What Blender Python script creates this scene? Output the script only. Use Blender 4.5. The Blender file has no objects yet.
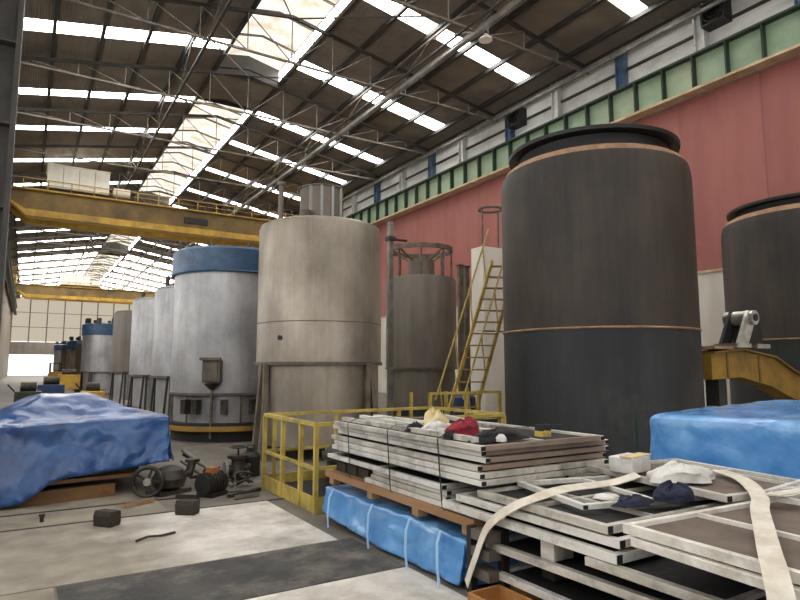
import bpy, math, random
from mathutils import Vector, Matrix, noise
random.seed(7)
R = math.radians
C = bpy.context.scene.collection
S = bpy.context.scene

# ------------------------------------------------------------------ camera, world, exposure
cam = bpy.data.cameras.new('camera'); cam_o = bpy.data.objects.new('camera', cam); C.objects.link(cam_o)
cam.sensor_width = 36; cam.lens = 27.0; cam.clip_end = 500; cam.clip_start = .05
cam_o.location = (0, 0, 1.65); cam_o.rotation_euler = (R(90 + 6.466), 0, R(-31.84))
S.camera = cam_o
S.view_settings.view_transform = 'Standard'; S.view_settings.look = 'None'
S.view_settings.gamma = 1; S.view_settings.use_curve_mapping = False
S.view_settings.exposure = 0.32
SKY = 1.6          # overcast sky
STRIP = 13.0        # translucent roof strips lit by the sky
MON_SIDE = 9.0; MON_TOP = 1.2; LEFT_WIN = 2.0
w = bpy.data.worlds.new('sky'); S.world = w; w.use_nodes = True
w.node_tree.nodes['Background'].inputs[0].default_value = (.95, .97, 1, 1)
w.node_tree.nodes['Background'].inputs[1].default_value = SKY

# ------------------------------------------------------------------ materials
def lin(c):
    return tuple((x/255/12.92 if x <= 10 else ((x/255+.055)/1.055)**2.4) for x in c) + (1,)
MATS = {}
def mat(name, c1, c2=None, scale=4, stretch=(1, 1, 1), rough=.6, metal=0, bump=0, c3=None, lo=.38, hi=.62, spec=.5, bscale=None, coat=0, wave=None, streak=0):
    m = bpy.data.materials.new(name); m.use_nodes = True
    nt = m.node_tree; N = nt.nodes; L = nt.links; b = N['Principled BSDF']
    b.inputs['Roughness'].default_value = rough; b.inputs['Metallic'].default_value = metal
    b.inputs['Specular IOR Level'].default_value = spec
    if coat: b.inputs['Coat Weight'].default_value = coat; b.inputs['Coat Roughness'].default_value = .2
    b.inputs['Base Color'].default_value = lin(c1)
    tc = N.new('ShaderNodeTexCoord'); mp = N.new('ShaderNodeMapping'); mp.inputs['Scale'].default_value = stretch
    L.new(tc.outputs['Object'], mp.inputs[0])
    if c2:
        n = N.new('ShaderNodeTexNoise'); n.inputs['Scale'].default_value = scale; n.inputs['Detail'].default_value = 6
        n.inputs['Roughness'].default_value = .62
        L.new(mp.outputs[0], n.inputs['Vector'])
        r = N.new('ShaderNodeValToRGB'); r.color_ramp.elements[0].position = lo; r.color_ramp.elements[1].position = hi
        r.color_ramp.elements[0].color = lin(c1); r.color_ramp.elements[1].color = lin(c2)
        L.new(n.outputs[0], r.inputs[0]); out = r.outputs[0]
        if c3:
            n2 = N.new('ShaderNodeTexNoise'); n2.inputs['Scale'].default_value = scale*.33; n2.inputs['Detail'].default_value = 8
            n2.inputs['Roughness'].default_value = .7
            L.new(tc.outputs['Object'], n2.inputs['Vector'])
            r2 = N.new('ShaderNodeValToRGB'); r2.color_ramp.elements[0].position = .5; r2.color_ramp.elements[1].position = .68
            L.new(n2.outputs[0], r2.inputs[0])
            mx = N.new('ShaderNodeMix'); mx.data_type = 'RGBA'
            L.new(r2.outputs[0], mx.inputs[0]); L.new(out, mx.inputs[6]); mx.inputs[7].default_value = lin(c3); out = mx.outputs[2]
        if streak:
            ms = N.new('ShaderNodeMapping'); ms.inputs['Scale'].default_value = (7, 7, .35); L.new(tc.outputs['Object'], ms.inputs[0])
            n4 = N.new('ShaderNodeTexNoise'); n4.inputs['Scale'].default_value = 1; n4.inputs['Detail'].default_value = 7; n4.inputs['Roughness'].default_value = .7
            L.new(ms.outputs[0], n4.inputs['Vector'])
            r4 = N.new('ShaderNodeValToRGB'); r4.color_ramp.elements[0].position = .36; r4.color_ramp.elements[1].position = .56
            v = 1-streak; r4.color_ramp.elements[0].color = (v, v*.97, v*.93, 1); L.new(n4.outputs[0], r4.inputs[0])
            m4 = N.new('ShaderNodeMix'); m4.data_type = 'RGBA'; m4.blend_type = 'MULTIPLY'; m4.inputs[0].default_value = 1
            L.new(out, m4.inputs[6]); L.new(r4.outputs[0], m4.inputs[7]); out = m4.outputs[2]
        L.new(out, b.inputs['Base Color'])
    if bump or wave:
        bp = N.new('ShaderNodeBump'); bp.inputs['Strength'].default_value = bump or .6
        if wave:
            wv = N.new('ShaderNodeTexWave'); wv.bands_direction = wave[0]; wv.inputs['Scale'].default_value = wave[1]
            L.new(tc.outputs['Object'], wv.inputs['Vector']); L.new(wv.outputs['Fac'], bp.inputs['Height']); bp.inputs['Distance'].default_value = .05
        else:
            n3 = N.new('ShaderNodeTexNoise'); n3.inputs['Scale'].default_value = bscale or scale*4; n3.inputs['Detail'].default_value = 5
            L.new(mp.outputs[0], n3.inputs['Vector']); L.new(n3.outputs[0], bp.inputs['Height']); bp.inputs['Distance'].default_value = .02
        L.new(bp.outputs[0], b.inputs['Normal'])
    MATS[name] = m
    return m
def emit(name, c, s, var=None):
    m = bpy.data.materials.new(name); m.use_nodes = True; nt = m.node_tree; nt.nodes.remove(nt.nodes['Principled BSDF'])
    e = nt.nodes.new('ShaderNodeEmission'); e.inputs[0].default_value = c + (1,); e.inputs[1].default_value = s
    if var:
        tc = nt.nodes.new('ShaderNodeTexCoord'); n = nt.nodes.new('ShaderNodeTexNoise'); n.inputs['Scale'].default_value = var[0]; n.inputs['Detail'].default_value = 4
        nt.links.new(tc.outputs['Object'], n.inputs['Vector'])
        r = nt.nodes.new('ShaderNodeValToRGB'); r.color_ramp.elements[0].color = var[1] + (1,); r.color_ramp.elements[1].color = c + (1,)
        r.color_ramp.elements[0].position = .35; r.color_ramp.elements[1].position = .6
        nt.links.new(n.outputs[0], r.inputs[0]); nt.links.new(r.outputs[0], e.inputs[0])
    nt.links.new(e.outputs[0], nt.nodes['Material Output'].inputs[0]); MATS[name] = m
    return m

mat('concrete', (122, 115, 104), (98, 92, 84), 1.3, rough=.75, bump=.25, c3=(92, 88, 82), bscale=18)
mat('slab_beige', (150, 141, 124), (116, 108, 95), 1.6, rough=.75, bump=.2, c3=(128, 120, 106), bscale=18)
mat('slab_white', (222, 217, 208), (192, 185, 175), 1.9, rough=.6, bump=.15, c3=(140, 133, 124), bscale=18)
mat('asphalt', (76, 74, 71), (54, 53, 51), 3, rough=.8, bump=.4, c3=(128, 121, 110), bscale=30)
mat('groove', (40, 36, 32), rough=.9)
mat('roof', (134, 123, 108), (112, 102, 90), .6, rough=.75, wave=('X', 3.2), bump=.35)
mat('steel_dark', (46, 44, 41), (62, 57, 52), 2, rough=.6)
mat('steel_truss', (128, 120, 108), (92, 86, 78), 2, rough=.55, metal=.2)
mat('pink', (168, 102, 91), (152, 88, 80), .5, (1, 1, .25), rough=.45, c3=(176, 114, 102))
mat('wall_white', (226, 220, 208), (206, 198, 184), .8, (1, 1, .3), rough=.7)
mat('upper_wall', (232, 230, 224), (206, 203, 196), .9, (1, .6, 3), rough=.8, c3=(180, 176, 168), bump=.2)
mat('green', (160, 180, 150), (138, 162, 132), 1.2, rough=.5, c3=(172, 180, 148))
mat('green_dark', (44, 62, 48), (34, 48, 38), 2, rough=.6)
mat('beige', (206, 186, 152), (176, 152, 118), 2, rough=.7)
mat('col_blue', (74, 104, 132), (56, 82, 110), 2, rough=.5, c3=(120, 130, 134))
mat('col_white', (222, 222, 216), (186, 186, 180), 2, rough=.5)
mat('pipe', (150, 146, 138), (110, 106, 98), 2, rough=.45, metal=.4)
mat('black', (26, 25, 24), (38, 36, 34), 3, rough=.6)
mat('rubber', (22, 22, 23), rough=.8)
mat('yellow', (204, 164, 62), (178, 138, 50), 1.5, rough=.5, c3=(142, 112, 52))
mat('beam_yellow', (168, 132, 50), (132, 102, 42), 1.5, rough=.55, c3=(96, 76, 40))  # browner copy of the yellow, shading on the lifting beam put into colour
mat('crane_top', (128, 102, 50), (104, 82, 42), 1, rough=.6, c3=(84, 68, 40))  # browner than the crane's yellow; shadow on the bridge web painted in
mat('cage_yellow', (202, 180, 92), (174, 150, 72), 4, rough=.55, c3=(130, 116, 62))
mat('stain_steel', (180, 170, 156), (124, 115, 103), .9, (1, 1, .6), rough=.42, metal=.5, c3=(128, 119, 107), lo=.3, hi=.7, streak=.14)
mat('stain_light', (186, 186, 188), (134, 134, 136), 1.0, (1, 1, .8), rough=.42, metal=.45, c3=(136, 134, 132), lo=.3, hi=.7, streak=.12)
mat('stain_grey', (120, 112, 102), (94, 88, 80), 1.2, (1, 1, .22), rough=.55, metal=.3, c3=(104, 98, 90), streak=.12)
mat('seam', (110, 104, 96), (84, 78, 70), 3, rough=.6, metal=.3)
mat('leg_steel', (118, 108, 94), (86, 76, 64), 3, rough=.6, metal=.3)
mat('tank_blue', (46, 78, 112), (36, 62, 92), 1.3, rough=.45, c3=(80, 110, 138))
mat('dark_tank_low', (54, 57, 59), (42, 44, 46), 1.0, (1, 1, .35), rough=.62, metal=.15, c3=(78, 76, 72), streak=.15)
mat('dark_tank_up', (80, 71, 60), (50, 45, 41), 1.1, (1, 1, .4), rough=.62, metal=.15, c3=(50, 48, 47), lo=.3, hi=.7, streak=.18)
mat('rust', (176, 142, 108), (140, 106, 78), 3, rough=.8)
mat('lid_black', (20, 20, 20), (30, 29, 28), 2, rough=.5)
mat('tarp', (30, 76, 138), (20, 56, 110), 2, rough=.3, c3=(56, 106, 168), coat=.6, bump=.35, bscale=9)
mat('tarp_light', (104, 164, 220), (70, 132, 200), 1.6, rough=.26, c3=(158, 202, 236), coat=.6, bump=.3, bscale=9)  # palest blotches put the sky's reflection on the sheet into the colour
mat('tarp_hem', (206, 216, 226), (160, 180, 200), 6, rough=.6)
mat('strap_blue', (150, 190, 228), rough=.5)
mat('wood', (176, 140, 102), (148, 112, 78), 3, (1, .15, 1), rough=.75, bump=.2)
mat('wood_orange', (186, 136, 76), (156, 108, 58), 3, (.3, 1, 1), rough=.75, bump=.2)
mat('wood_brown', (134, 98, 56), (104, 74, 44), 3, (.3, 1, 1), rough=.75, bump=.2, c3=(78, 58, 38))
mat('wood_dark', (62, 54, 46), (44, 39, 34), 4, rough=.85, bump=.3)
mat('alu', (240, 238, 232), (206, 203, 195), 5, (1, .25, 1), rough=.42, metal=.2, c3=(128, 123, 115))
mat('alu_b', (218, 213, 203), (172, 166, 155), 5, (1, .25, 1), rough=.45, metal=.2, c3=(96, 90, 84))
mat('alu_white', (244, 241, 233), (222, 217, 205), 5, rough=.45, metal=.15, c3=(170, 162, 148))
mat('timber_grey', (150, 132, 116), (116, 102, 90), 5, (.3, 1, 1), rough=.7, bump=.2)
mat('mesh_dark', (28, 26, 25), (19, 18, 18), 20, rough=.75, bump=.4)  # dark mesh, blackened further with the shade inside the pile as colour
mat('board_brown', (116, 102, 90), (98, 85, 74), 3, rough=.7, c3=(84, 72, 62))
mat('webbing', (226, 219, 205), (204, 194, 176), 6, rough=.8, bump=.2, bscale=80)
mat('cloth_red', (140, 30, 46), (110, 22, 36), 5, rough=.85, bump=.3)
mat('cloth_black', (30, 30, 33), (20, 20, 22), 5, rough=.85, bump=.3)
mat('cloth_navy', (34, 38, 62), (24, 27, 46), 6, rough=.85, bump=.3)
mat('cloth_white', (222, 220, 216), (196, 192, 186), 6, rough=.7, bump=.3)
mat('cloth_beige', (222, 204, 156), (200, 180, 134), 6, rough=.85, bump=.3)
mat('chrome', (214, 212, 206), (170, 168, 160), 4, rough=.3, metal=.7)
mat('oily', (70, 64, 58), (40, 37, 34), 5, rough=.45, metal=.4, c3=(110, 98, 84))
mat('rust_orange', (182, 110, 56), (140, 80, 40), 6, rough=.8)
mat('cabin_white', (250, 246, 232), (240, 234, 216), 2, rough=.6)
mat('machine_green', (58, 70, 52), (40, 46, 38), 3, rough=.6)
mat('machine_blue', (44, 66, 108), (34, 50, 84), 3, rough=.5)
mat('pane_clear_frame', (96, 88, 78), (70, 64, 58), 2, rough=.6)
mat('end_panel', (216, 204, 176), (196, 182, 152), .4, rough=.7)
emit('skylight', (1, .985, .96), STRIP)
emit('mon_side', (1, .985, .96), MON_SIDE)
emit('mon_top', (1, .9, .74), MON_TOP, (1.2, (.62, .52, .40)))
emit('left_window', (1, .98, .95), LEFT_WIN)
emit('end_window', (1, .88, .68), .45)

# ------------------------------------------------------------------ mesh helpers
class B:
    def __init__(s): s.v = []; s.f = []
    def box(s, x0, x1, y0, y1, z0, z1):
        n = len(s.v)
        s.v += [(x0, y0, z0), (x1, y0, z0), (x1, y1, z0), (x0, y1, z0), (x0, y0, z1), (x1, y0, z1), (x1, y1, z1), (x0, y1, z1)]
        s.f += [tuple(n+i for i in q) for q in ((3, 2, 1, 0), (4, 5, 6, 7), (0, 1, 5, 4), (1, 2, 6, 5), (2, 3, 7, 6), (3, 0, 4, 7))]
        return s
    def bar(s, a, b, wd, ht, up=(0, 0, 1)):
        a = Vector(a); b = Vector(b); d = (b-a).normalized(); u = Vector(up)
        if abs(d.dot(u)) > .98: u = Vector((0, 1, 0)) if abs(d.y) < .9 else Vector((1, 0, 0))
        x = d.cross(u).normalized()*wd/2; z = x.cross(d).normalized()*ht/2
        n = len(s.v)
        for p in (a, b): s.v += [tuple(p-x-z), tuple(p+x-z), tuple(p+x+z), tuple(p-x+z)]
        s.f += [tuple(n+i for i in q) for q in ((3, 2, 1, 0), (4, 5, 6, 7), (0, 1, 5, 4), (1, 2, 6, 5), (2, 3, 7, 6), (3, 0, 4, 7))]
        return s
    def path(s, pts, r, n=8, closed=False):
        P = [Vector(p) for p in pts]; k = len(P); st = len(s.v); px = None
        for i, p in enumerate(P):
            d = (P[(i+1) % k]-P[i-1]) if closed else (P[min(i+1, k-1)]-P[max(i-1, 0)])
            d.normalize()
            if px is None:
                u = Vector((0, 0, 1)) if abs(d.z) < .9 else Vector((1, 0, 0)); px = d.cross(u).normalized()
            px = (px-d*px.dot(d)).normalized(); py = d.cross(px)
            for j in range(n):
                t = 2*math.pi*j/n; s.v.append(tuple(p+px*r*math.cos(t)+py*r*math.sin(t)))
        for i in range(k if closed else k-1):
            a = st+i*n; b = st+((i+1) % k)*n
            for j in range(n): s.f.append((a+j, a+(j+1) % n, b+(j+1) % n, b+j))
        if not closed:
            s.f.append(tuple(st+j for j in reversed(range(n)))); e = st+(k-1)*n; s.f.append(tuple(e+j for j in range(n)))
        return s
    def tube(s, a, b, r, n=10): return s.path([a, b], r, n)
    def ring(s, c, rad, r, n=48, m=8, axis='z'):
        pts = []
        for i in range(n):
            t = 2*math.pi*i/n; a, b_ = rad*math.cos(t), rad*math.sin(t)
            o = {'z': (a, b_, 0), 'y': (a, 0, b_), 'x': (0, a, b_)}[axis]
            pts.append((c[0]+o[0], c[1]+o[1], c[2]+o[2]))
        return s.path(pts, r, m, True)
    def lathe(s, prof, n=64, c=(0, 0, 0), cap=True):
        st = len(s.v); k = len(prof)
        for r, z in prof:
            for j in range(n):
                t = 2*math.pi*j/n; s.v.append((c[0]+r*math.cos(t), c[1]+r*math.sin(t), c[2]+z))
        for i in range(k-1):
            for j in range(n):
                a = st+i*n+j; b = st+i*n+(j+1) % n; s.f.append((a, b, b+n, a+n))
        if cap:
            s.f.append(tuple(st+j for j in reversed(range(n)))); e = st+(k-1)*n; s.f.append(tuple(e+j for j in range(n)))
        return s
    def cyl(s, a, b, r, n=24): return s.path([a, b], r, n)
    def prism(s, poly, y0, y1, axis='y'):
        n = len(poly); st = len(s.v)
        for yy in (y0, y1):
            for a, b in poly:
                s.v.append({'y': (a, yy, b), 'x': (yy, a, b), 'z': (a, b, yy)}[axis])
        s.f.append(tuple(st+i for i in range(n))); s.f.append(tuple(st+n+i for i in reversed(range(n))))
        for i in range(n): j = (i+1) % n; s.f.append((st+j, st+i, st+n+i, st+n+j))
        return s
    def ribbon(s, pts, wdir, wd, th):
        st = len(s.v); P = [Vector(p) for p in pts]
        for i, p in enumerate(P):
            d = (P[min(i+1, len(P)-1)]-P[max(i-1, 0)]).normalized()
            wv = Vector(wdir[i] if isinstance(wdir, list) else wdir); wv = (wv-d*wv.dot(d)).normalized(); nn = wv.cross(d)
            for a, b in ((-1, -1), (1, -1), (1, 1), (-1, 1)): s.v.append(tuple(p+wv*wd/2*a+nn*th/2*b))
        for i in range(len(P)-1):
            a = st+4*i
            for j in range(4): s.f.append((a+j, a+(j+1) % 4, a+4+(j+1) % 4, a+4+j))
        s.f.append((st+3, st+2, st+1, st)); e = st+4*(len(P)-1); s.f.append((e, e+1, e+2, e+3))
        return s
    def mesh(s, name):
        m = bpy.data.meshes.new(name); m.from_pydata(s.v, [], s.f); m.validate()
        return m
def finish(m, mt, smooth=True, ang=35):
    m.materials.append(MATS[mt])
    import bmesh
    bm = bmesh.new(); bm.from_mesh(m); bmesh.ops.recalc_face_normals(bm, faces=bm.faces); bm.to_mesh(m); bm.free()
    if smooth:
        m.polygons.foreach_set('use_smooth', [True]*len(m.polygons)); m.set_sharp_from_angle(angle=R(ang))
    return m
def obj(name, b, mt, parent=None, loc=(0, 0, 0), rz=0, smooth=True, kind=None, label=None, bevel=0):
    m = b if isinstance(b, bpy.types.Mesh) else finish(b.mesh(name), mt, smooth)
    o = bpy.data.objects.new(name, m); C.objects.link(o); o.location = loc; o.rotation_euler = (0, 0, rz)
    if parent: o.parent = parent
    if kind: o['kind'] = kind
    if label: o['label'] = label
    if bevel:
        mo = o.modifiers.new('bevel', 'BEVEL'); mo.width = bevel; mo.segments = 2; mo.limit_method = 'ANGLE'
    return o
def tag(o, label, cat, group=None):
    o['label'] = label; o['category'] = cat
    if group: o['group'] = group
    return o
def thing(name, label, cat, loc=(0, 0, 0), rz=0, group=None):
    o = bpy.data.objects.new(name, None); C.objects.link(o); o.empty_display_size = .2
    o.location = loc; o.rotation_euler = (0, 0, rz)
    return tag(o, label, cat, group)
def struct(name, b, mt, smooth=False):
    return obj(name, b, mt, smooth=smooth, kind='structure')
def sroot(name):
    o = bpy.data.objects.new(name, None); C.objects.link(o); o['kind'] = 'structure'; return o
ORD = ['topmost', 'second', 'third', 'fourth', 'fifth', 'sixth', 'seventh', 'eighth', 'ninth', 'tenth', 'eleventh', 'twelfth', 'thirteenth', 'fourteenth']

# ------------------------------------------------------------------ floor
W, XL, YN, YF = 20.55, -2.7, -14.0, 135.0
fl = struct('floor', B().box(XL-1, W+1, YN-3, YF+25, -.3, 0), 'concrete')
def slab(x0, x1, y0, y1, mt, z=.008): obj('slab', B().box(x0, x1, y0, y1, -.02, z), mt, fl, smooth=False)
def worn(name, c_a, c_b, x0, x1):   # paint worn away unevenly towards one end
    m = MATS[name] = MATS['slab_white'].copy(); m.name = name; nt = m.node_tree; N = nt.nodes; L = nt.links
    tc = N.new('ShaderNodeTexCoord'); sp = N.new('ShaderNodeSeparateXYZ'); L.new(tc.outputs['Object'], sp.inputs[0])
    nz = N.new('ShaderNodeTexNoise'); nz.inputs['Scale'].default_value = 1.7; nz.inputs['Detail'].default_value = 8; L.new(tc.outputs['Object'], nz.inputs['Vector'])
    mr = N.new('ShaderNodeMapRange'); mr.inputs[1].default_value = x0; mr.inputs[2].default_value = x1; mr.inputs[3].default_value = -.55; mr.inputs[4].default_value = .45; L.new(sp.outputs[0], mr.inputs[0])
    ad = N.new('ShaderNodeMath'); ad.operation = 'ADD'; L.new(mr.outputs[0], ad.inputs[0]); L.new(nz.outputs[0], ad.inputs[1])
    rp = N.new('ShaderNodeValToRGB'); rp.color_ramp.elements[0].position = .3; rp.color_ramp.elements[1].position = .75; L.new(ad.outputs[0], rp.inputs[0])
    old = N['Principled BSDF'].inputs['Base Color'].links[0].from_socket
    mx = N.new('ShaderNodeMix'); mx.data_type = 'RGBA'; L.new(rp.outputs[0], mx.inputs[0]); L.new(old, mx.inputs[7])
    n2 = N.new('ShaderNodeTexNoise'); n2.inputs['Scale'].default_value = 3.0; n2.inputs['Detail'].default_value = 8; L.new(tc.outputs['Object'], n2.inputs['Vector'])
    r2 = N.new('ShaderNodeValToRGB'); r2.color_ramp.elements[0].position = .3; r2.color_ramp.elements[1].position = .7
    r2.color_ramp.elements[0].color = lin(c_a); r2.color_ramp.elements[1].color = lin(c_b); L.new(n2.outputs[0], r2.inputs[0]); L.new(r2.outputs[0], mx.inputs[6])
    L.new(mx.outputs[2], N['Principled BSDF'].inputs['Base Color'])
worn('slab_worn', (156, 146, 128), (114, 106, 94), .1, 2.0)
slab(-2.2, 2.66, 5.42, 7.42, 'slab_worn'); slab(-2.2, .28, 4.42, 5.4, 'slab_beige')
slab(.3, 2.8, 4.42, 5.40, 'asphalt'); slab(-2.2, 1.2, 2.4, 4.40, 'slab_beige'); slab(1.22, 2.8, 1.9, 4.40, 'slab_white')
slab(-2.2, 1.5, 7.5, 10.5, 'slab_beige', .006)
slab(2.9, 8, -2, 5.4, 'asphalt', .004)
obj('track_groove', B().box(-2.5, 6, 7.43, 7.49, -.02, .004), 'groove', fl, smooth=False)
obj('track_groove', B().box(-2.5, 2.6, 8.18, 8.22, -.02, .012), 'steel_dark', fl, smooth=False)

# ------------------------------------------------------------------ roof
XR, ZR = 8.9, 17.0
def zr(x): return ZR - (.165 if x > XR else .19)*abs(x-XR)
LX = [-2.7, -1.55, .2, 1.95, 3.7, 5.45, 7.2]; RX = [2*XR-x for x in reversed(LX)]; RX[-1] = W+.05
strips = [(y_, .36) for y_ in (-12, -5.6, .8, 7.2, 13.6)] + [(20.0, .42), (26.8, .5), (33.6, .4), (38.9, .36), (45.2, .36)] + [(51.4+6.1*k, .36 if k < 6 else 1.7) for k in range(14)]
ceil = sroot('ceiling')
PCACHE = {}
def sloped(x0, x1, y0, y1, th, mt, name, parent, off=0.):
    key = (name, round(x0, 3), round(y1-y0, 3), mt)
    if key not in PCACHE:
        b = B(); z0, z1 = zr(x0)+off, zr(x1)+off; L_ = y1-y0
        b.v = [(x0, 0, z0), (x1, 0, z1), (x1, L_, z1), (x0, L_, z0), (x0, 0, z0+th), (x1, 0, z1+th), (x1, L_, z1+th), (x0, L_, z0+th)]
        b.f = [(3, 2, 1, 0), (4, 5, 6, 7), (0, 1, 5, 4), (1, 2, 6, 5), (2, 3, 7, 6), (3, 0, 4, 7)]
        PCACHE[key] = finish(b.mesh(name), mt, False)
    return obj(name, PCACHE[key], None, parent, loc=(0, y0, 0))
edges = [YN]
for y, h in strips: edges += [y-h, y+h]
edges.append(YF+.5)
for xs, side in ((LX, 0), (RX, 1)):
    for i in range(6):
        x0, x1 = xs[i]+.02, xs[i+1]-.02
        eave = (i == 0 and side == 0) or (i == 5 and side == 1)
        for k in range(0, len(edges)-1):
            y0, y1 = edges[k]+.0, edges[k+1]
            if k % 2 == 0: sloped(x0, x1, y0+.01, y1-.01, .06, 'roof', 'roof_panel', ceil)
            elif eave: sloped(x0, x1, y0+.01, y1-.01, .06, 'roof', 'roof_panel', ceil)
            else: sloped(x0+.02, x1-.02, y0+.02, y1-.02, .04, 'skylight', 'skylight_pane', ceil, .01)
for x in LX+RX:   # purlins along the hall
    x = min(x, W-.1); z = zr(x)
    obj('purlin', B().box(x-.07, x+.07, YN, YF, z-.2, z-.005), 'steel_dark', ceil, smooth=False)
# ridge monitors and solid ridge bays
MON = [(4, 29.3), (33.4, 58), (63, 84), (88, 130)]
XA, XB = LX[-1]+.02, RX[0]-.02
prev = YN
for a, b_ in MON + [(YF, YF)]:
    bb = B(); zz = zr(XA); zx = zr(XB)
    bb.v = [(XA, prev, zz), (XR, prev, ZR), (XB, prev, zx), (XA, a, zz), (XR, a, ZR), (XB, a, zx)]
    bb.v += [(x, y, z+.06) for x, y, z in bb.v]
    bb.f = [(0, 1, 4, 3), (1, 2, 5, 4), (6, 9, 10, 7), (7, 10, 11, 8), (0, 3, 9, 6), (2, 8, 11, 5), (0, 6, 7, 1), (1, 7, 8, 2), (3, 4, 10, 9), (4, 5, 11, 10)]
    if a - prev > .1: obj('ridge_panel', bb, 'roof', ceil, smooth=False)
    prev = b_
for a, b_ in MON[:3] + MON[3:]:
    zz = zr(XA); n = max(2, round((b_-a)/2.4)); st = (b_-a)/n
    mo = obj('ridge_skylight', B().box(XA-.06, XA, a, b_, zz, zz+.75).box(XB, XB+.06, a, b_, zz, zz+.12).box(XB, XB+.06, a, b_, zz+.68, zz+.75)
             .box(XA, XB, a-.05, a, zz, zz+1.2).box(XA, XB, b_, b_+.05, zz-.25, zz+1.2), 'steel_dark', ceil, smooth=False)
    for i in range(n):
        y0 = a+i*st
        obj('pane', B().box(XB+.01, XB+.05, y0+.05, y0+st-.05, zz+.12, zz+.68), 'mon_side', mo, smooth=False)
        for xa, xb, za, zb in ((XA, XR, zz+.75, zz+1.1), (XR, XB, zz+1.1, zz+.75)):
            q = B(); q.v = [(xa, y0+.04, za), (xb, y0+.04, zb), (xb, y0+st-.04, zb), (xa, y0+st-.04, za)]
            q.v += [(x, y, z+.04) for x, y, z in q.v]
            q.f = [(3, 2, 1, 0), (4, 5, 6, 7), (0, 1, 5, 4), (1, 2, 6, 5), (2, 3, 7, 6), (3, 0, 4, 7)]
            obj('pane', q, 'mon_top', mo, smooth=False)
        obj('glazing_bar', B().bar((XA, y0, zz+.7), (XR, y0, zz+1.05), .07, .1).bar((XR, y0, zz+1.05), (XB, y0, zz+.7), .07, .1).bar((XB, y0, zz), (XB, y0, zz+.7), .06, .06), 'pane_clear_frame', mo, smooth=False)
# trusses
def truss_parts(y):
    zb = 14.6; x0, x1 = XL+.1, W-.15
    ch = B().bar((x0, y, zb), (x1, y, zb), .085, .085)
    top = B().bar((x0, y, zr(x0)-.32), (XR, y, ZR-.32), .12, .14).bar((XR, y, ZR-.32), (x1, y, zr(x1)-.32), .12, .14)
    posts, diag = [], []
    n = 12; xs = [x0+(x1-x0)*i/n for i in range(n+1)]
    for i, x in enumerate(xs):
        if 0 < i < n: posts.append(B().bar((x, y, zb), (x, y, zr(x)-.3), .04, .04))
    for i in range(n):
        a, b_ = (xs[i], xs[i+1]) if i < n/2 else (xs[i+1], xs[i])
        diag.append(B().bar((a, y, zr(a)-.34), (b_, y, zb), .036, .036))
    return ch, top, posts, diag
far = B()
for k in range(-5, 19):
    y = 23.1+6.05*k
    ch, top, posts, diag = truss_parts(y)
    if 8 < y < 60:
        t = obj('roof_truss', ch, 'steel_truss', ceil, smooth=False)
        obj('top_chord', top, 'steel_dark', t, smooth=False)
        for p in posts: obj('post', p, 'steel_truss', t, smooth=False)
        for p in diag: obj('diagonal', p, 'steel_truss', t, smooth=False)
    else:
        for b_ in [ch, top]+posts+diag:
            n = len(far.v); far.v += b_.v; far.f += [tuple(i+n for i in q) for q in b_.f]
obj('truss_web', far, 'steel_truss', ceil, smooth=False, kind='stuff')
# lengthwise bracing lattice under the ridge and at the quarter points
for x in (5.45, 14.1):
    br = obj('lattice_girder', B().box(x-.05, x+.05, 5, 120, 14.62, 14.72).box(x-.05, x+.05, 5, 120, zr(x)-.4, zr(x)-.3), 'steel_truss' if x > 9 else 'steel_dark', ceil, smooth=False)
    for k in range(19):
        y = 5+6.05*k+.0
        obj('brace', B().bar((x, y, 14.65), (x, y+3.02, zr(x)-.35), .05, .05).bar((x, y+3.02, zr(x)-.35), (x, y+6.05, 14.65), .05, .05), 'steel_truss', br, smooth=False)
for k, y in enumerate([23.1+6.05*j for j in range(-2, 6)]):   # slanting wind bracing near the ridge
    obj('wind_brace', B().bar((5.45, y, 14.65), (XR, y+6.05, ZR-.4), .05, .05).bar((XR, y+6.05, ZR-.4), (12.3, y, 14.65), .05, .05), 'steel_dark', ceil, smooth=False)

# ------------------------------------------------------------------ right wall
wr = struct('wall_right', B().box(W+.06, W+.3, YN, YF, 0, 15.2), 'upper_wall')
pm = {}
def panel(kind, y, L_, z0, z1, mt, x=W, th=.06, nm='wall_panel'):
    key = (kind, L_)
    if key not in pm: pm[key] = finish(B().box(0, th, .006, L_-.006, z0, z1).mesh(nm), mt, False)
    return obj(nm, pm[key], None, wr, loc=(x, y, 0))
y = YN
while y < 75:
    panel('p', y, 3.0, 5.1, 11.62, 'pink'); panel('w', y, 3.0, .0, 5.06, 'wall_white'); y += 3.0
obj('wall_panel', B().box(W, W+.06, y, YF, 5.1, 11.62), 'pink', wr, smooth=False)
obj('wall_panel', B().box(W, W+.06, y, YF, 0, 5.06), 'wall_white', wr, smooth=False)
obj('sill_strip', B().box(W-.05, W+.02, YN, YF, 5.03, 5.13), 'beige', wr, smooth=False)
cols = [11.85-3.4*k for k in range(1, 7)] + [11.85, 15.33, 18.94, 22.16, 26.07, 29.14, 32.47] + [32.47+3.4*k for k in range(1, 12)]
for i, y in enumerate(sorted(cols)):
    mt = 'col_blue' if i % 2 else 'col_white'
    obj('column', B().box(W-.32, W+.04, y-.2, y-.16, 12.9, 14.9).box(W-.32, W+.04, y+.16, y+.2, 12.9, 14.9).box(W-.2, W-.14, y-.16, y+.16, 12.9, 14.9), mt, wr, smooth=False)
sc_ = sorted(cols)
for i in range(len(sc_)-1):
    a, b_ = sc_[i]+.2, sc_[i+1]-.2
    obj('wall_panel', B().box(W, W+.06, a, b_, 13.0, 13.92), 'upper_wall', wr, smooth=False)
    obj('wall_panel', B().box(W, W+.06, a, b_, 14.0, 14.85), 'upper_wall', wr, smooth=False)
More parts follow.
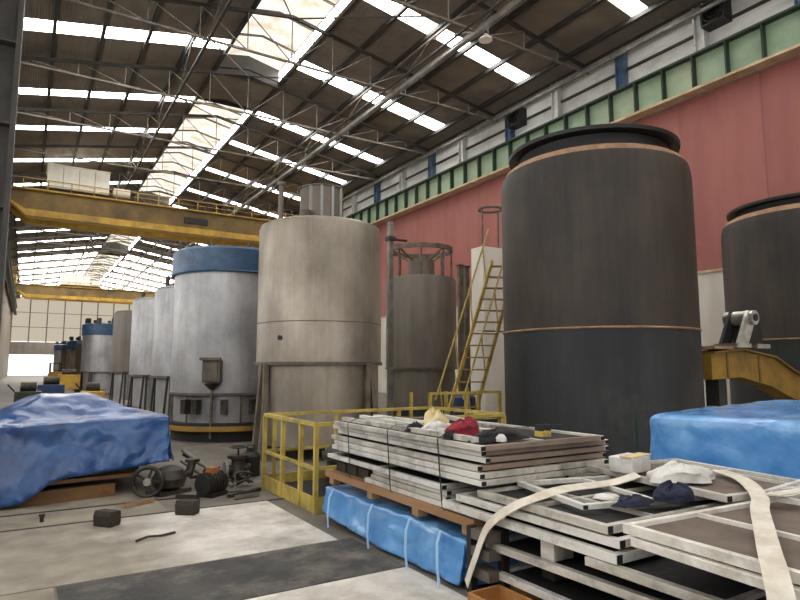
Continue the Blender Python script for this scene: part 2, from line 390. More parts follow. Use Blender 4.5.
obj('wall_rail', B().box(W-.12, W, YN, 60, 13.92, 14.0), 'steel_dark', wr, smooth=False)
for x, z, r, mt in ((W-.75, 14.35, .09, 'pipe'), (W-.35, 14.75, .07, 'pipe'), (13.9, 14.35, .10, 'pipe'), (13.3, 14.3, .05, 'steel_dark')):
    obj('conduit_pipe', B().tube((x, YN, z), (x, 70, z), r, 8), mt, wr if x > 16 else ceil)
for i, (y, z, lb) in enumerate(((21.5, 14.1, 'black boxed wall fan above green girder left of dark tank'), (11.2, 14.25, 'black boxed wall fan above green girder at the upper right'))):
    t = thing('wall_fan', lb, 'fan', (W-.45, y, z-.4), 0, 'wall fans')
    obj('housing', B().box(-.1, .45, -.42, .42, 0, .06).box(-.1, .45, -.42, .42, .78, .84).box(-.1, .45, -.42, -.36, .06, .78).box(-.1, .45, .36, .42, .06, .78).box(.3, .45, -.36, .36, .06, .78), 'black', t, smooth=False)
    obj('guard', B().ring((-.1, 0, .42), .34, .02, 24, 6, 'x').ring((-.1, 0, .42), .2, .012, 24, 6, 'x'), 'steel_dark', t)
    for j in range(4):
        a = j*math.pi/2+.4
        obj('blade', B().bar((.1, .05*math.cos(a), .42+.05*math.sin(a)), (.1, .3*math.cos(a), .42+.3*math.sin(a)), .03, .14, (1, .3, 0)), 'rubber', t, smooth=False)
# runway girders
def runway(x, sgn, lb, n_from):
    t = thing('crane_runway_girder', lb, 'girder', (x, 0, 11.6))
    obj('web', B().box(-.02, .02, YN+.5, YF-.5, .1, 1.3), 'green', t, smooth=False)
    obj('top_flange', B().box(-.28, .28, YN+.5, YF-.5, 1.3, 1.38), 'green_dark', t, smooth=False)
    obj('bottom_flange', B().box(-.28, .28, YN+.5, YF-.5, .0, .1), 'beige', t, smooth=False)
    obj('rail', B().box(-.05, .05, YN+.5, YF-.5, 1.38, 1.5), 'steel_dark', t, smooth=False)
    me = finish(B().box(-.26*1, -.02, -.03, .03, .1, 1.3).mesh('stiffener'), 'green_dark', False) if sgn > 0 else finish(B().box(.02, .26, -.03, .03, .1, 1.3).mesh('stiffener'), 'green_dark', False)
    k = 0; y = n_from
    while y < YF-1:
        obj('stiffener', me, None, t, loc=(0, y, 0)); y += 1.22
    return t
runway(W-.4, 1, 'long green crane girder with upright ribs above the pink wall', 1.0)
lr = thing('crane_runway_girder', 'green crane girder along the left wall behind the steel pillar', 'girder', (XL+.55, 0, 11.6))
obj('web', B().box(-.02, .02, YN+.5, YF-.5, .1, 1.3), 'green', lr, smooth=False)
obj('flanges', B().box(-.25, .25, YN+.5, YF-.5, 1.3, 1.38).box(-.25, .25, YN+.5, YF-.5, 0, .1), 'green_dark', lr, smooth=False)

# ------------------------------------------------------------------ left wall with windows, back wall, end wall
# panes of the side windows are lit by the sky outside
wl = struct('wall_left', B().box(XL-.3, XL, YN, YF, 0, 2.4).box(XL-.3, XL, YN, YF, 8.5, 15.2).box(XL-.3, XL, 41, YF, 2.4, 8.5), 'leg_steel')
for i in range(9):
    y0 = YN+i*6.1
    wd = struct('window_%d' % (i+1), B().box(XL-.22, XL-.18, y0+.15, y0+5.95, 2.45, 8.45), 'left_window')
    obj('window_frame', B().box(XL-.3, XL, y0-.15, y0+.15, 2.4, 8.5).box(XL-.26, XL-.1, y0+3-.05, y0+3.05, 2.4, 8.5).box(XL-.26, XL-.1, y0, y0+6.1, 4.4, 4.5).box(XL-.26, XL-.1, y0, y0+6.1, 6.4, 6.5), 'steel_dark', wd, smooth=False)
struct('wall_back', B().box(XL, 3, YN-.3, YN, 0, 15).box(15, W, YN-.3, YN, 0, 15).box(3, 15, YN-.3, YN, 8, 15).prism([(XL, 15), (W, 15), (XR, ZR)], YN-.3, YN), 'wall_white')
wf = struct('wall_far', B().box(XL-2, -3.2, YF, YF+.3, 0, 5.2).box(5.2, W, YF, YF+.3, 0, 5.2).box(XL, W, YF, YF+.3, 5.2, 6.6), 'stain_grey')
for i in range(8):
    x0 = XL+i*(W-XL)/8; x1 = XL+(i+1)*(W-XL)/8
    for j, (za, zb) in enumerate(((6.7, 9.4), (9.5, 12.2), (12.3, 15.0))):
        obj('translucent_panel', B().box(x0+.08, x1-.08, YF+.1, YF+.15, za, zb), 'end_window', wf, smooth=False)
    obj('post', B().box(x0-.1, x0+.1, YF-.1, YF+.2, 6.6, 15.1), 'steel_dark', wf, smooth=False)
obj('cross_rail', B().box(XL, W, YF-.05, YF+.2, 9.4, 9.5).box(XL, W, YF-.05, YF+.2, 12.2, 12.3).box(XL, W, YF-.05, YF+.2, 15, 15.2), 'steel_dark', wf, smooth=False)
obj('gable', B().prism([(XL, 15.2), (W, 15.2), (XR, ZR+.1)], YF+.1, YF+.3), 'roof', wf, smooth=False)
obj('door_frame', B().box(-3.3, -3.1, YF-.1, YF+.1, 0, 5.2).box(5.1, 5.3, YF-.1, YF+.1, 0, 5.2).box(-3.3, 5.3, YF-.1, YF+.1, 4.2, 5.2), 'stain_grey', wf, smooth=False)

# left steel pillar near the camera
t = thing('steel_pillar', 'tall dark steel lattice pillar at the left edge of the view', 'pillar', (-.70, 12.4, 0))
obj('flange', B().box(.22, .30, -.25, .25, 0, 14.4), 'steel_dark', t, smooth=False)
obj('flange', B().box(-.30, -.22, -.25, .25, 0, 14.4), 'steel_dark', t, smooth=False)
obj('web', B().box(-.22, .22, -.02, .02, 0, 14.4), 'steel_dark', t, smooth=False)
obj('base_plate', B().box(-.4, .4, -.35, .35, 0, .05), 'steel_dark', t, smooth=False)
for k in range(9): obj('stiffener', B().box(-.22, .22, -.22, -.02, 1.4+1.5*k, 1.44+1.5*k), 'steel_dark', t, smooth=False)

# ------------------------------------------------------------------ overhead cranes
def crane(y, lb, trolley_x, lbt, sign):
    t = thing('overhead_crane', lb, 'crane', (0, y, 10.85))
    x0, x1 = XL+.95, W-.8
    for dy in (0, 2.2):
        g = obj('bridge_girder', B().prism([(x0, 1.2), (x0+1.2, .5), (x1-1.2, .5), (x1, 1.2), (x1, 1.75), (x0, 1.75)], dy-.3, dy+.3), 'crane_top', t, smooth=False)
        obj('lower_flange', B().prism([(x0+.05, 1.15), (x0+1.25, .1), (x1-1.25, .1), (x1-.05, 1.15), (x1-1.15, .52), (x0+1.15, .52)], dy-.45, dy+.45), 'yellow', g, smooth=False)
        obj('top_plate', B().box(x0, x1, dy-.5, dy+.5, 1.75, 1.83), 'yellow', g, smooth=False)
    for x, xr in ((x0, XL+.55), (x1, W-.4)):
        e = obj('end_truck', B().box(min(x, xr)-.12, max(x, xr)+.12, -.9, 3.1, 2.5, 3.0).box(x-.14, x+.14, -.5, 2.7, 1.83, 2.5), 'yellow', t, smooth=False)
        for yy in (-.5, 2.7): obj('wheel', B().cyl((xr-.06, yy, 2.48), (xr+.06, yy, 2.48), .22, 20), 'steel_dark', e)
    hr = obj('handrail', B().box(x0+1, x1-1, -.5, -.46, 2.42, 2.46).box(x0+1, x1-1, -.5, -.46, 2.12, 2.15), 'yellow', t, smooth=False)
    for k in range(16):
        x = x0+1+(x1-x0-2)*k/15
        obj('rail_post', B().box(x-.025, x+.025, -.51, -.45, 1.83, 2.44), 'yellow', hr, smooth=False)
    if sign: obj('sign_plate', B().box(8.8, 10.4, -.4, -.3, .85, 1.25), 'black', t, smooth=False)
    h = thing('hoist_trolley', lbt, 'hoist', (trolley_x, y+1.1, 12.7))
    obj('body', B().box(-1.75, 1.75, -1.5, 1.1, .22, 1.66), 'cabin_white', h, smooth=False)
    for x in (-.9, 0, .9): obj('panel_seam', B().box(x-.02, x+.02, -1.52, -1.49, .25, 1.6), 'beige', h, smooth=False)
    obj('roof_plate', B().box(-1.8, 1.8, -1.6, 1.2, 1.66, 1.72), 'cabin_white', h, smooth=False)
    obj('drum', B().cyl((2.1, -.6, .6), (3.1, -.6, .6), .36, 20), 'cabin_white', h)
    obj('wheel_frame', B().box(-1.9, 3.3, -1.3, -1.0, 0.0, .22), 'steel_dark', h, smooth=False)
    obj('wheel_frame', B().box(-1.9, 3.3, .9, 1.1, 0.0, .22), 'steel_dark', h, smooth=False)
    return t
crane(43, 'nearer yellow overhead crane bridge spanning the hall', 2.25, 'cream boxed hoist trolley on the nearer crane bridge', True)
crane(93, 'farther yellow overhead crane bridge near the end wall', 5.2, 'cream boxed hoist trolley on the farther crane bridge', False)

# ------------------------------------------------------------------ tanks
def aframe(t, ang, Rr, zt, spread, mt='leg_steel', out=.12, wd=.09):
    for s in (-1, 1):
        a0 = ang+s*.04; a1 = ang+s*spread
        obj('leg', B().bar(((Rr+.03)*math.cos(a0), (Rr+.03)*math.sin(a0), zt), ((Rr+out)*math.cos(a1), (Rr+out)*math.sin(a1), 0), wd, wd), mt, t, smooth=False)
def grey_tank():
    x, y, r = 4.97, 11.05, 1.225
    t = thing('process_tank', 'tall light grey steel tank with a short chimney on top, beside the yellow cage', 'tank', (x, y, 0))
    zb = 1.74
    obj('shell', B().lathe([(r-.12, zb), (r, zb), (r, 4.36), (r-.03, 4.43), (r-.12, 4.47), (.4, 4.62), (.001, 4.62)], 96), 'stain_steel', t)
    obj('weld_seam', B().ring((0, 0, 2.5), r+.0, .008, 96, 6), 'seam', t)
    obj('bottom_lip', B().lathe([(r-.1, zb-.04), (r+.03, zb-.04), (r+.03, zb+.02), (r-.1, zb+.02)], 96), 'seam', t)
    obj('lower_shell', B().lathe([(r-.1, .25), (r-.05, .25), (r-.05, zb-.02), (r-.12, zb-.02)], 96), 'stain_steel', t)
    f = math.atan2(-y, -x)  # towards the camera
    for a in (f-.95, f+.85, f+2.2, f-2.4): aframe(t, a, r-.02, zb, .13)
    ch = obj('chimney', B().lathe([(.44, 4.45), (.44, 5.28), (.36, 5.28), (.36, 5.0), (.001, 5.0)], 40, c=(0, 0, 0)), 'stain_grey', t)
    obj('collar', B().ring((0, 0, 5.27), .45, .02, 40, 6), 'seam', ch)
    for k in range(4):
        a = f-.5+k*.5
        obj('strip', B().bar((.45*math.cos(a), .45*math.sin(a), 4.5), (.45*math.cos(a), .45*math.sin(a), 5.26), .05, .03), 'stain_light', ch, smooth=False)
    px, py = -.82*math.cos(f+1.57), -.82*math.sin(f+1.57)
    vp = obj('vent_pipe', B().tube((px, py, 4.4), (px, py, 5.35), .055, 12), 'stain_grey', t)
    obj('cap', B().tube((px, py, 5.35), (px, py, 5.42), .09, 12), 'stain_grey', vp)
    a = f-.62
    obj('port', B().cyl((r*math.cos(a)*.99, r*math.sin(a)*.99, 2.2), (r*math.cos(a)*1.02, r*math.sin(a)*1.02, 2.2), .045, 16), 'black', t)
    obj('hatch', B().lathe([(.12, 4.5), (.12, 4.72), (.001, 4.74)], 20, c=(.55*math.cos(f-.6), .55*math.sin(f-.6), 0)), 'seam', t)
    return t
grey_tank()
def blue_tank():
    x, y, r = 4.37, 14.97, 1.42
    t = thing('process_tank', 'white steel tank with a broad blue band round its top, on a yellow base', 'tank', (x, y, 0))
    f = math.atan2(-y, -x)
    obj('shell', B().lathe([(r-.1, 1.07), (r, 1.07), (r, 4.0), (r-.1, 4.0)], 96), 'stain_light', t)
    bd = obj('blue_band', B().lathe([(r, 3.86), (r+.06, 3.86), (r+.06, 4.4), (r, 4.46), (r-.5, 4.52), (.001, 4.55)], 96), 'tank_blue', t)
    obj('rim', B().ring((0, 0, 3.87), r+.06, .025, 96, 6), 'tank_blue', bd)
    sk = obj('skirt', B().lathe([(r-.2, .4), (r-.1, .4), (r-.1, 1.05), (r-.2, 1.05)], 96), 'stain_light', t)
    obj('ledge', B().lathe([(r-.1, 1.04), (r+.06, 1.04), (r+.06, 1.09), (r-.1, 1.09)], 96), 'seam', t)
    for k in range(14):
        a = 2*math.pi*k/14+.1
        obj('rib', B().bar(((r+.0)*math.cos(a), (r+.0)*math.sin(a), .4), ((r+.0)*math.cos(a), (r+.0)*math.sin(a), 1.03), .035, .04), 'leg_steel', sk, smooth=False)
    for k, a in enumerate((f-.75, f-.55, f+.35, f-.1)):
        obj('gear_box', B().box(-.09, .09, -.07, .07, -.16, .16), 'oily', sk, loc=((r+.02)*math.cos(a), (r+.02)*math.sin(a), .78), rz=a, smooth=False)
    obj('lower_ring', B().lathe([(r-.1, .36), (r+.12, .36), (r+.12, .42), (r-.1, .42)], 96), 'black', t)
    obj('base_ring', B().lathe([(r-.2, .25), (r+.14, .25), (r+.14, .36), (r-.2, .36)], 96), 'beam_yellow', t)
    obj('plinth', B().lathe([(.2, 0), (r-.05, 0), (r-.05, .25), (.2, .25)], 64), 'black', t)
    a = f-.28; c, s = math.cos(a), math.sin(a)
    bx = obj('junction_box', B().box(-.02, .2, -.2, .2, -.25, .25), 'stain_grey', t, loc=(r*c, r*s, 1.58), rz=a, smooth=False, bevel=.02)
    obj('cover', B().box(.2, .23, -.15, .15, -.2, .18).box(.2, .3, -.23, .23, .24, .3), 'leg_steel', bx, smooth=False)
    obj('funnel', B().lathe([(.03, -.42), (.18, -.28)], 16, c=(.09, 0, 0)), 'oily', bx)
    obj('drain_pipe', B().tube(((r+.1)*c, (r+.1)*s, .1), ((r+.1)*c, (r+.1)*s, 1.3), .025, 8), 'leg_steel', t)
    a = f+.5
    obj('hose', B().path([((r+.05)*math.cos(a+k*.03), (r+.05)*math.sin(a+k*.03), .9-.25*math.sin(math.pi*(k+6)/12)) for k in range(-6, 7)], .02, 6), 'rubber', sk)
    for k in range(8):
        b_ = 2*math.pi*k/8
        obj('lid_stud', B().tube(((r-.3)*math.cos(b_), (r-.3)*math.sin(b_), 4.45), ((r-.3)*math.cos(b_), (r-.3)*math.sin(b_), 4.62), .04, 8), 'seam', bd)
blue_tank()
def crown_tank():
    x, y, r = 12.25, 18.25, 1.29
    t = thing('process_tank', 'mid grey tank with a raised ring crown, standing before the pink wall', 'tank', (x, y, 0))
    obj('shell', B().lathe([(r-.1, 1.65), (r, 1.65), (r, 4.82), (r-.05, 4.9), (.001, 4.98)], 80), 'stain_grey', t)
    obj('lower_shell', B().lathe([(r-.12, .3), (r-.06, .3), (r-.06, 1.63), (r-.12, 1.63)], 80), 'stain_grey', t)
    obj('bottom_lip', B().lathe([(r-.1, 1.6), (r+.03, 1.6), (r+.03, 1.67), (r-.1, 1.67)], 80), 'seam', t)
    obj('base', B().lathe([(.3, 0), (r-.02, 0), (r-.02, .3), (.3, .3)], 64), 'black', t)
    obj('chimney', B().lathe([(.5, 4.9), (.5, 5.5), (.46, 5.62), (.001, 5.62)], 40), 'stain_grey', t)
    rg = obj('crown_ring', B().lathe([(1.08, 5.9), (1.18, 5.9), (1.18, 6.06), (1.08, 6.06), (1.08, 5.9)], 64, cap=False), 'leg_steel', t)
    for k in range(8):
        a = 2*math.pi*k/8+.2
        obj('strut', B().bar((1.12*math.cos(a), 1.12*math.sin(a), 5.9), ((1.12)*math.cos(a), 1.12*math.sin(a), 4.88), .05, .05), 'leg_steel', rg, smooth=False)
        obj('spoke', B().bar((1.1*math.cos(a), 1.1*math.sin(a), 5.95), (.45*math.cos(a), .45*math.sin(a), 5.58), .05, .05), 'leg_steel', rg, smooth=False)
crown_tank()
def dark_tank(x, y, r, lb, zs=5.72, lidh=.30):
    t = thing('storage_tank', lb, 'tank', (x, y, 0))
    zm = 2.36
    obj('lower_shell', B().lathe([(r*.3, 0), (r, 0), (r, zm), (r*.5, zm)], 128), 'dark_tank_low', t)
    obj('weld_band', B().ring((0, 0, zm), r+.004, .022, 128, 6), 'rust', t)
    sh = [(r*.5, zm+.005), (r, zm+.005), (r, zs-.42), (r-.015, zs-.26), (r-.045, zs-.14)]
    obj('upper_shell', B().lathe(sh, 128), 'dark_tank_up', t)
    obj('shoulder', B().lathe([(r-.05, zs-.14), (r-.10, zs-.05), (r-.17, zs), (r-.3, zs+.04), (.01, zs+.08)], 128), 'rust', t)
    lid = obj('neck', B().lathe([(r*.8, zs), (r*.8, zs+.28), (.01, zs+.3)], 96), 'lid_black', t)
    obj('lid_flange', B().lathe([(.5, zs+lidh), (r-.18, zs+lidh), (r-.17, zs+lidh+.07), (.5, zs+lidh+.07)], 128), 'lid_black', lid)
    return t
dark_tank(9.88, 8.27, 1.885, 'huge dark brown steel tank before the pink wall, right of the ladder')
dark_tank(17.75, 7.75, 2.03, 'dark brown steel tank cut off by the right edge, behind the yellow beam', 5.7, .2)
def far_tank(y, x, r, zt, kind, lb, zleg=1.4):
    t = thing('process_tank', lb, 'tank', (x, y, 0))
    mt = ('stain_light', 'stain_steel', 'stain_grey')[kind % 3]
    obj('shell', B().lathe([(r-.1, zleg), (r, zleg), (r, zt-.1), (r-.08, zt), (.001, zt+.1)], 56), mt, t)
    obj('bottom_lip', B().lathe([(r-.1, zleg-.05), (r+.03, zleg-.05), (r+.03, zleg+.02), (r-.1, zleg+.02)], 56), 'seam', t)
    obj('lower_shell', B().lathe([(r-.2, .3), (r-.15, .3), (r-.15, zleg), (r-.2, zleg)], 56), 'stain_light', t)
    f = math.atan2(-y, -x)
    for a in (f-.6, f+.5, f+1.9, f-2.0): aframe(t, a, r, zleg, .07, 'steel_dark', wd=.06)
    if kind >= 3:
        bd = obj('blue_band', B().lathe([(r, zt-.75), (r+.06, zt-.75), (r+.06, zt-.05), (r-.1, zt+.03), (.001, zt+.05)], 56), 'tank_blue', t)
        for k in range(9):
            a = 2*math.pi*k/9
            obj('lid_clamp', B().box(-.12, .12, -.1, .1, 0, .35), 'oily', bd, loc=((r-.2)*math.cos(a), (r-.2)*math.sin(a), zt), rz=a, smooth=False)
    else:
        obj('stack_pipe', B().tube((-.2, .1, zt), (-.2, .1, zt+.9), .08, 10).tube((.35, 0, zt), (.35, 0, zt+.7), .05, 8), 'oily', t)
far_tank(19.4, 4.6, 1.35, 4.1, 0, 'pale tank half hidden behind the blue banded tank')
far_tank(23.4, 4.55, 1.38, 4.15, 0, 'pale tank on splayed legs, second beyond the blue banded tank')
far_tank(28.6, 4.5, 1.36, 4.1, 2, 'greyer tank with two roof pipes, third beyond the blue banded tank', 1.5)
far_tank(44, 4.5, 1.45, 4.5, 3, 'distant tank with blue top and clamps, nearest of the far blue tops')
far_tank(52, 4.5, 1.3, 3.6, 2, 'small grey tank between the distant blue topped tanks')
far_tank(59.5, 4.45, 1.45, 4.0, 4, 'distant blue topped tank, second of the far row')
far_tank(72, 4.5, 1.4, 4.1, 5, 'distant blue topped tank, third of the far row')
far_tank(88, 4.5, 1.5, 4.6, 3, 'farthest blue topped tank, just right of the bright doorway')

# ------------------------------------------------------------------ things between the tanks
t = thing('steel_pole', 'slim grey steel pole standing right of the chimney tank', 'pole', (7.78, 13, 0))
obj('shaft', B().box(-.06, .06, -.06, .06, 0, 5.4), 'pipe', t, smooth=False)
obj('base_plate', B().box(-.18, .18, -.18, .18, 0, .03), 'leg_steel', t, smooth=False)
obj('clamp', B().box(-.1, .1, -.1, .1, 4.9, 5.0).bar((0, 0, 4.95), (.5, 0, 4.95), .05, .05), 'steel_dark', t, smooth=False)
for dx, lb in ((0, 'left of two upright posts behind the yellow ladder'), (.28, 'right of two upright posts behind the yellow ladder')):
    t = thing('steel_post', lb, 'post', (10.1+dx, 13.1+dx*.3, 0), 0)
    obj('shaft', B().box(-.07, .07, -.05, .05, 0, 4.45), 'leg_steel', t, smooth=False)
    obj('cap', B().box(-.09, .09, -.07, .07, 4.45, 4.5), 'steel_dark', t, smooth=False)
# white leaning box panels with a hoop
t = thing('white_cladding_box', 'tall off white panel box with a hoop on top, behind the ladder', 'panel box', (12.55, 14.6, 0))
for k in range(2):
    obj('panel', B().box(-.62, .62, -.3+.01, .3, .1+2.7*k, 2.75+2.7*k), 'wall_white', t, smooth=False, bevel=.02)
obj('plinth', B().box(-.6, .6, -.28, .28, 0, .1), 'steel_dark', t, smooth=False)
hp = obj('hoop', B().ring((-.05, 0, 6.75), .36, .04, 32, 8), 'leg_steel', t)
obj('hoop_post', B().tube((-.38, 0, 5.4), (-.38, 0, 6.75), .03, 8), 'leg_steel', hp)
obj('hoop_post', B().tube((.28, 0, 5.4), (.28, 0, 6.75), .03, 8), 'leg_steel', hp)
# yellow stair ladder
t = thing('stair_ladder', 'yellow steel stair ladder leaning up left of the big dark tank', 'ladder', (8.3, 11, 0))
A0 = Vector((-.45, 0, 0)); A1 = Vector((1.42, .3, 4.3)); off = Vector((.62, -.2, 0))
for o_ in (Vector((0, 0, 0)), off):
    obj('stringer', B().bar(A0+o_, A1+o_, .04, .09), 'cage_yellow', t, smooth=False)
for k in range(15):
    p = A0.lerp(A1, (k+.7)/15.2)
    obj('tread', B().bar(p, p+off, .16, .03), 'wood', t, smooth=False)
for o_ in (Vector((0, 0, 0)), off):
    h = obj('handrail', B().tube(A0+o_+Vector((-.1, 0, .95)), A1+o_+Vector((-.1, 0, .8)), .022, 8), 'cage_yellow', t)
    for k in range(4):
        p = A0.lerp(A1, (k+.3)/3.8)+o_
        obj('baluster', B().tube(p, p+Vector((-.1, 0, .93)), .018, 8), 'cage_yellow', h)
t = thing('access_platform', 'low yellow railed platform at the foot of the stair ladder', 'platform', (7.75, 10.25, 0))
for x in (-.9, 0, .9):
    for y in (-.35, .35): obj('post', B().box(x-.03, x+.03, y-.03, y+.03, 0, 1.15), 'cage_yellow', t, smooth=False)
for z in (.6, 1.12): obj('rail', B().box(-.93, .93, -.37, -.33, z, z+.05), 'cage_yellow', t, smooth=False)
obj('deck', B().box(-.95, .95, -.4, .4, .3, .36), 'oily', t, smooth=False)
# blue drum and orange stand by the posts
t = thing('blue_drum', 'blue plastic drum below the two upright posts', 'drum', (9.65, 12.4, 0))
obj('body', B().lathe([(.26, 0), (.29, .04), (.29, .3), (.31, .32), (.29, .34), (.29, .62), (.31, .64), (.29, .66), (.29, .9), (.25, .94), (.01, .94)], 32), 'machine_blue', t)
obj('bung', B().lathe([(.04, .94), (.04, .97), (.01, .97)], 12, c=(.12, 0, 0)), 'black', t)

# ------------------------------------------------------------------ yellow guard cage
t = thing('guard_cage', 'yellow steel railing pen on the floor left of the frame stack', 'cage', (0, 0, 0))
X0, X1, Y0, Y1, ZT = 2.90, 5.75, 6.5, 8.25, 1.0
for x, y in ((X0, Y1), (X0, 7.55), (X0, 6.95), (X0, Y0), (4.0, Y1), (5.1, Y1), (X1, Y1), (X1, Y0), (4.6, Y0)):
    obj('post', B().box(x-.025, x+.025, y-.025, y+.025, 0, ZT-.02), 'cage_yellow', t, smooth=False)
obj('post', B().box(X0+.12, X0+.17, Y1-.02, Y1+.03, 0, ZT-.02), 'cage_yellow', t, smooth=False)
for a, b_ in (((X0, Y0), (X0, Y1)), ((X0, Y1), (X1, Y1)), ((X1, Y0), (X1, Y1)), ((X0, Y0), (X1, Y0))):
    obj('top_rail', B().bar((a[0], a[1], ZT), (b_[0], b_[1], ZT), .05, .045), 'cage_yellow', t, smooth=False)
    obj('mid_rail', B().bar((a[0], a[1], .5), (b_[0], b_[1], .5), .038, .038), 'cage_yellow', t, smooth=False)
    obj('toe_board', B().bar((a[0], a[1], .09), (b_[0], b_[1], .09), .02, .18), 'cage_yellow', t, smooth=False)
obj('deck_grating', B().box(X0+.03, X1-.03, Y0+.03, Y1-.03, .02, .05), 'mesh_dark', t, smooth=False)
# dark machine parts standing in the pen
t = thing('gear_housing', 'dark oily gear housing inside the yellow pen', 'machine part', (4.0, 7.4, .05))
obj('casing', B().lathe([(.45, 0), (.5, .1), (.5, .5), (.35, .62), (.01, .62)], 32), 'oily', t)
obj('flange', B().lathe([(.3, .4), (.56, .4), (.56, .46), (.3, .46)], 32), 'steel_dark', t)
for k in range(8):
    a = k*math.pi/4; obj('bolt', B().tube((.53*math.cos(a), .53*math.sin(a), .38), (.53*math.cos(a), .53*math.sin(a), .5), .02, 8), 'pipe', t)

# ------------------------------------------------------------------ tarpaulins
def tarp_mesh(w, d, zfun, zhem, n=24, m=18, flare=.06, fold=.05, amp=.04, seed=0, side=.36):
    """stiff plastic sheet laid over a box: coarse irregular facets, rounded by subdivision"""
    b = B(); q = random.Random(seed)
    colx = [q.uniform(-1, 1) for _ in range(n+1)]; coly = [q.uniform(-1, 1) for _ in range(m+1)]
    def split(p):
        a = abs(p); k = 1-side
        return (math.copysign(min(a/k, 1), p), max(0, (a-k)/side))
    for j in range(m+1):
        for i in range(n+1):
            px, dx = split(2*i/n-1); py, dy = split(2*j/m-1); e = max(dx, dy)
            x = px*w/2; y = py*d/2
            zt = zfun(px, py); zh = zhem(px, py) if callable(zhem) else zhem
            z = zt+(zh-zt)*e
            nv = noise.noise(Vector((x*.9+seed, y*.9, z*.9)))
            dg = noise.noise(Vector((x*1.5+z*1.4+seed, y*1.5-z*1.1, 7)))
            jit = q.uniform(-1, 1)*(.35+.9*abs(noise.noise(Vector((x*1.3, y*1.3+seed, z*1.3+2)))))*1.15
            o = flare*e**1.4+amp*(nv*.9+dg*.9)+amp*.6*jit
            if dx >= dy and dx > 0: x += math.copysign(o+fold*e*coly[j], px); y += .3*amp*jit
            elif dy > 0: y += math.copysign(o+fold*e*colx[i], py); x += .3*amp*q.uniform(-1, 1)
            if dx > 0 and dy > 0:      # gathered corner
                x -= math.copysign(.07*min(dx, dy)*2, px); y -= math.copysign(.07*min(dx, dy)*2, py)
            if e == 0: z += amp*(.55*nv+.7*dg+.65*jit); x += q.uniform(-.3, .3)*w/n; y += q.uniform(-.3, .3)*d/m
            elif e > .97: z += .5*amp*(dg+jit*.6)
            b.v.append((x, y, z))
    for j in range(m):
        for i in range(n):
            a = j*(n+1)+i; b_ = a+1; c = a+n+2; dd = a+n+1
            if q.random() < .5: b.f += [(a, b_, c), (a, c, dd)]
            else: b.f += [(a, b_, dd), (b_, c, dd)]
    return b
def tarp_part(name, b, mt, parent=None, loc=(0, 0, 0), rz=0):
    o = obj(name, b, mt, parent, loc, rz)
    sb = o.modifiers.new('soft', 'SUBSURF'); sb.levels = 1; sb.render_levels = 1
    mo = o.modifiers.new('cloth', 'SOLIDIFY'); mo.thickness = .006; mo.offset = -1
    return o
# left covered machine
def zl(px, py):
    pk = max(0, 1-max(abs(px-.42)/.5, abs(py-.3)/.7))
    return .98+.03*px+.34*min(pk*1.5, 1)*.8
t = thing('tarp_covered_machine', 'machine under a dark blue tarpaulin at left, on a timber skid', 'covered load', (-.22, 9.75, 0), R(6))
tarp_part('tarpaulin', tarp_mesh(3.7, 2.2, zl, lambda px, py: .05+(.22+.12*px)*max(0, min(1, (px-.08)/.18)) if px > -.9 else .05, 56, 40, .12, .035, .06, 3), 'tarp', t)
obj('skid_beam', B().box(-1.8, 1.2, -1.12, -.98, .0, .16), 'wood_brown', t, smooth=False, bevel=.01)
obj('skid_beam', B().box(-1.8, 1.6, .5, .64, .0, .2), 'wood_brown', t, smooth=False, bevel=.01)
obj('deck_board', B().box(-1.7, 1.5, -.98, .9, .2, .25), 'wood', t, smooth=False)
obj('machine_body', B().box(-1.6, 1.55, -.85, .85, .25, .92), 'oily', t, smooth=False)
# pallet-borne tarp bundle beneath the frame stack
t = thing('tarp_wrapped_load', 'bright blue tarpaulin wrapped load under the strapped frame stack', 'covered load', (3.62, 5.0, 0))
tarp_part('tarpaulin', tarp_mesh(1.42, 2.5, lambda px, py: .36, lambda px, py: .03+.06*max(0, py), 28, 46, .07, .02, .035, 8, .5), 'tarp_light', t)
obj('filling', B().box(-.6, .6, -1.15, 1.15, 0, .32), 'wood', t, smooth=False)
for k, y in enumerate((.95, .1, -.55, -1.0)):
    obj('tie_strap', B().ribbon([(-.76, y, .375), (-.83, y-.05, .3), (-.88, y-.12, .15), (-.89, y-.16, .03)], (0, 1, 0), .03, .004), 'strap_blue', t, smooth=False)
# pallet
t = thing('timber_skid', 'long timber skid between the blue wrapped load and the frame stack', 'pallet', (3.62, 4.92, .40))
for x in (-.68, 0, .68): obj('bearer', B().box(x-.05, x+.05, -1.3, 1.3, .065, .13), 'wood', t, smooth=False)
for y in (-1.2, -.5, .3, 1.15):
    for x in (-.68, 0, .68): obj('block', B().box(x-.045, x+.045, y-.05, y+.05, -.0, .065), 'wood', t, smooth=False)

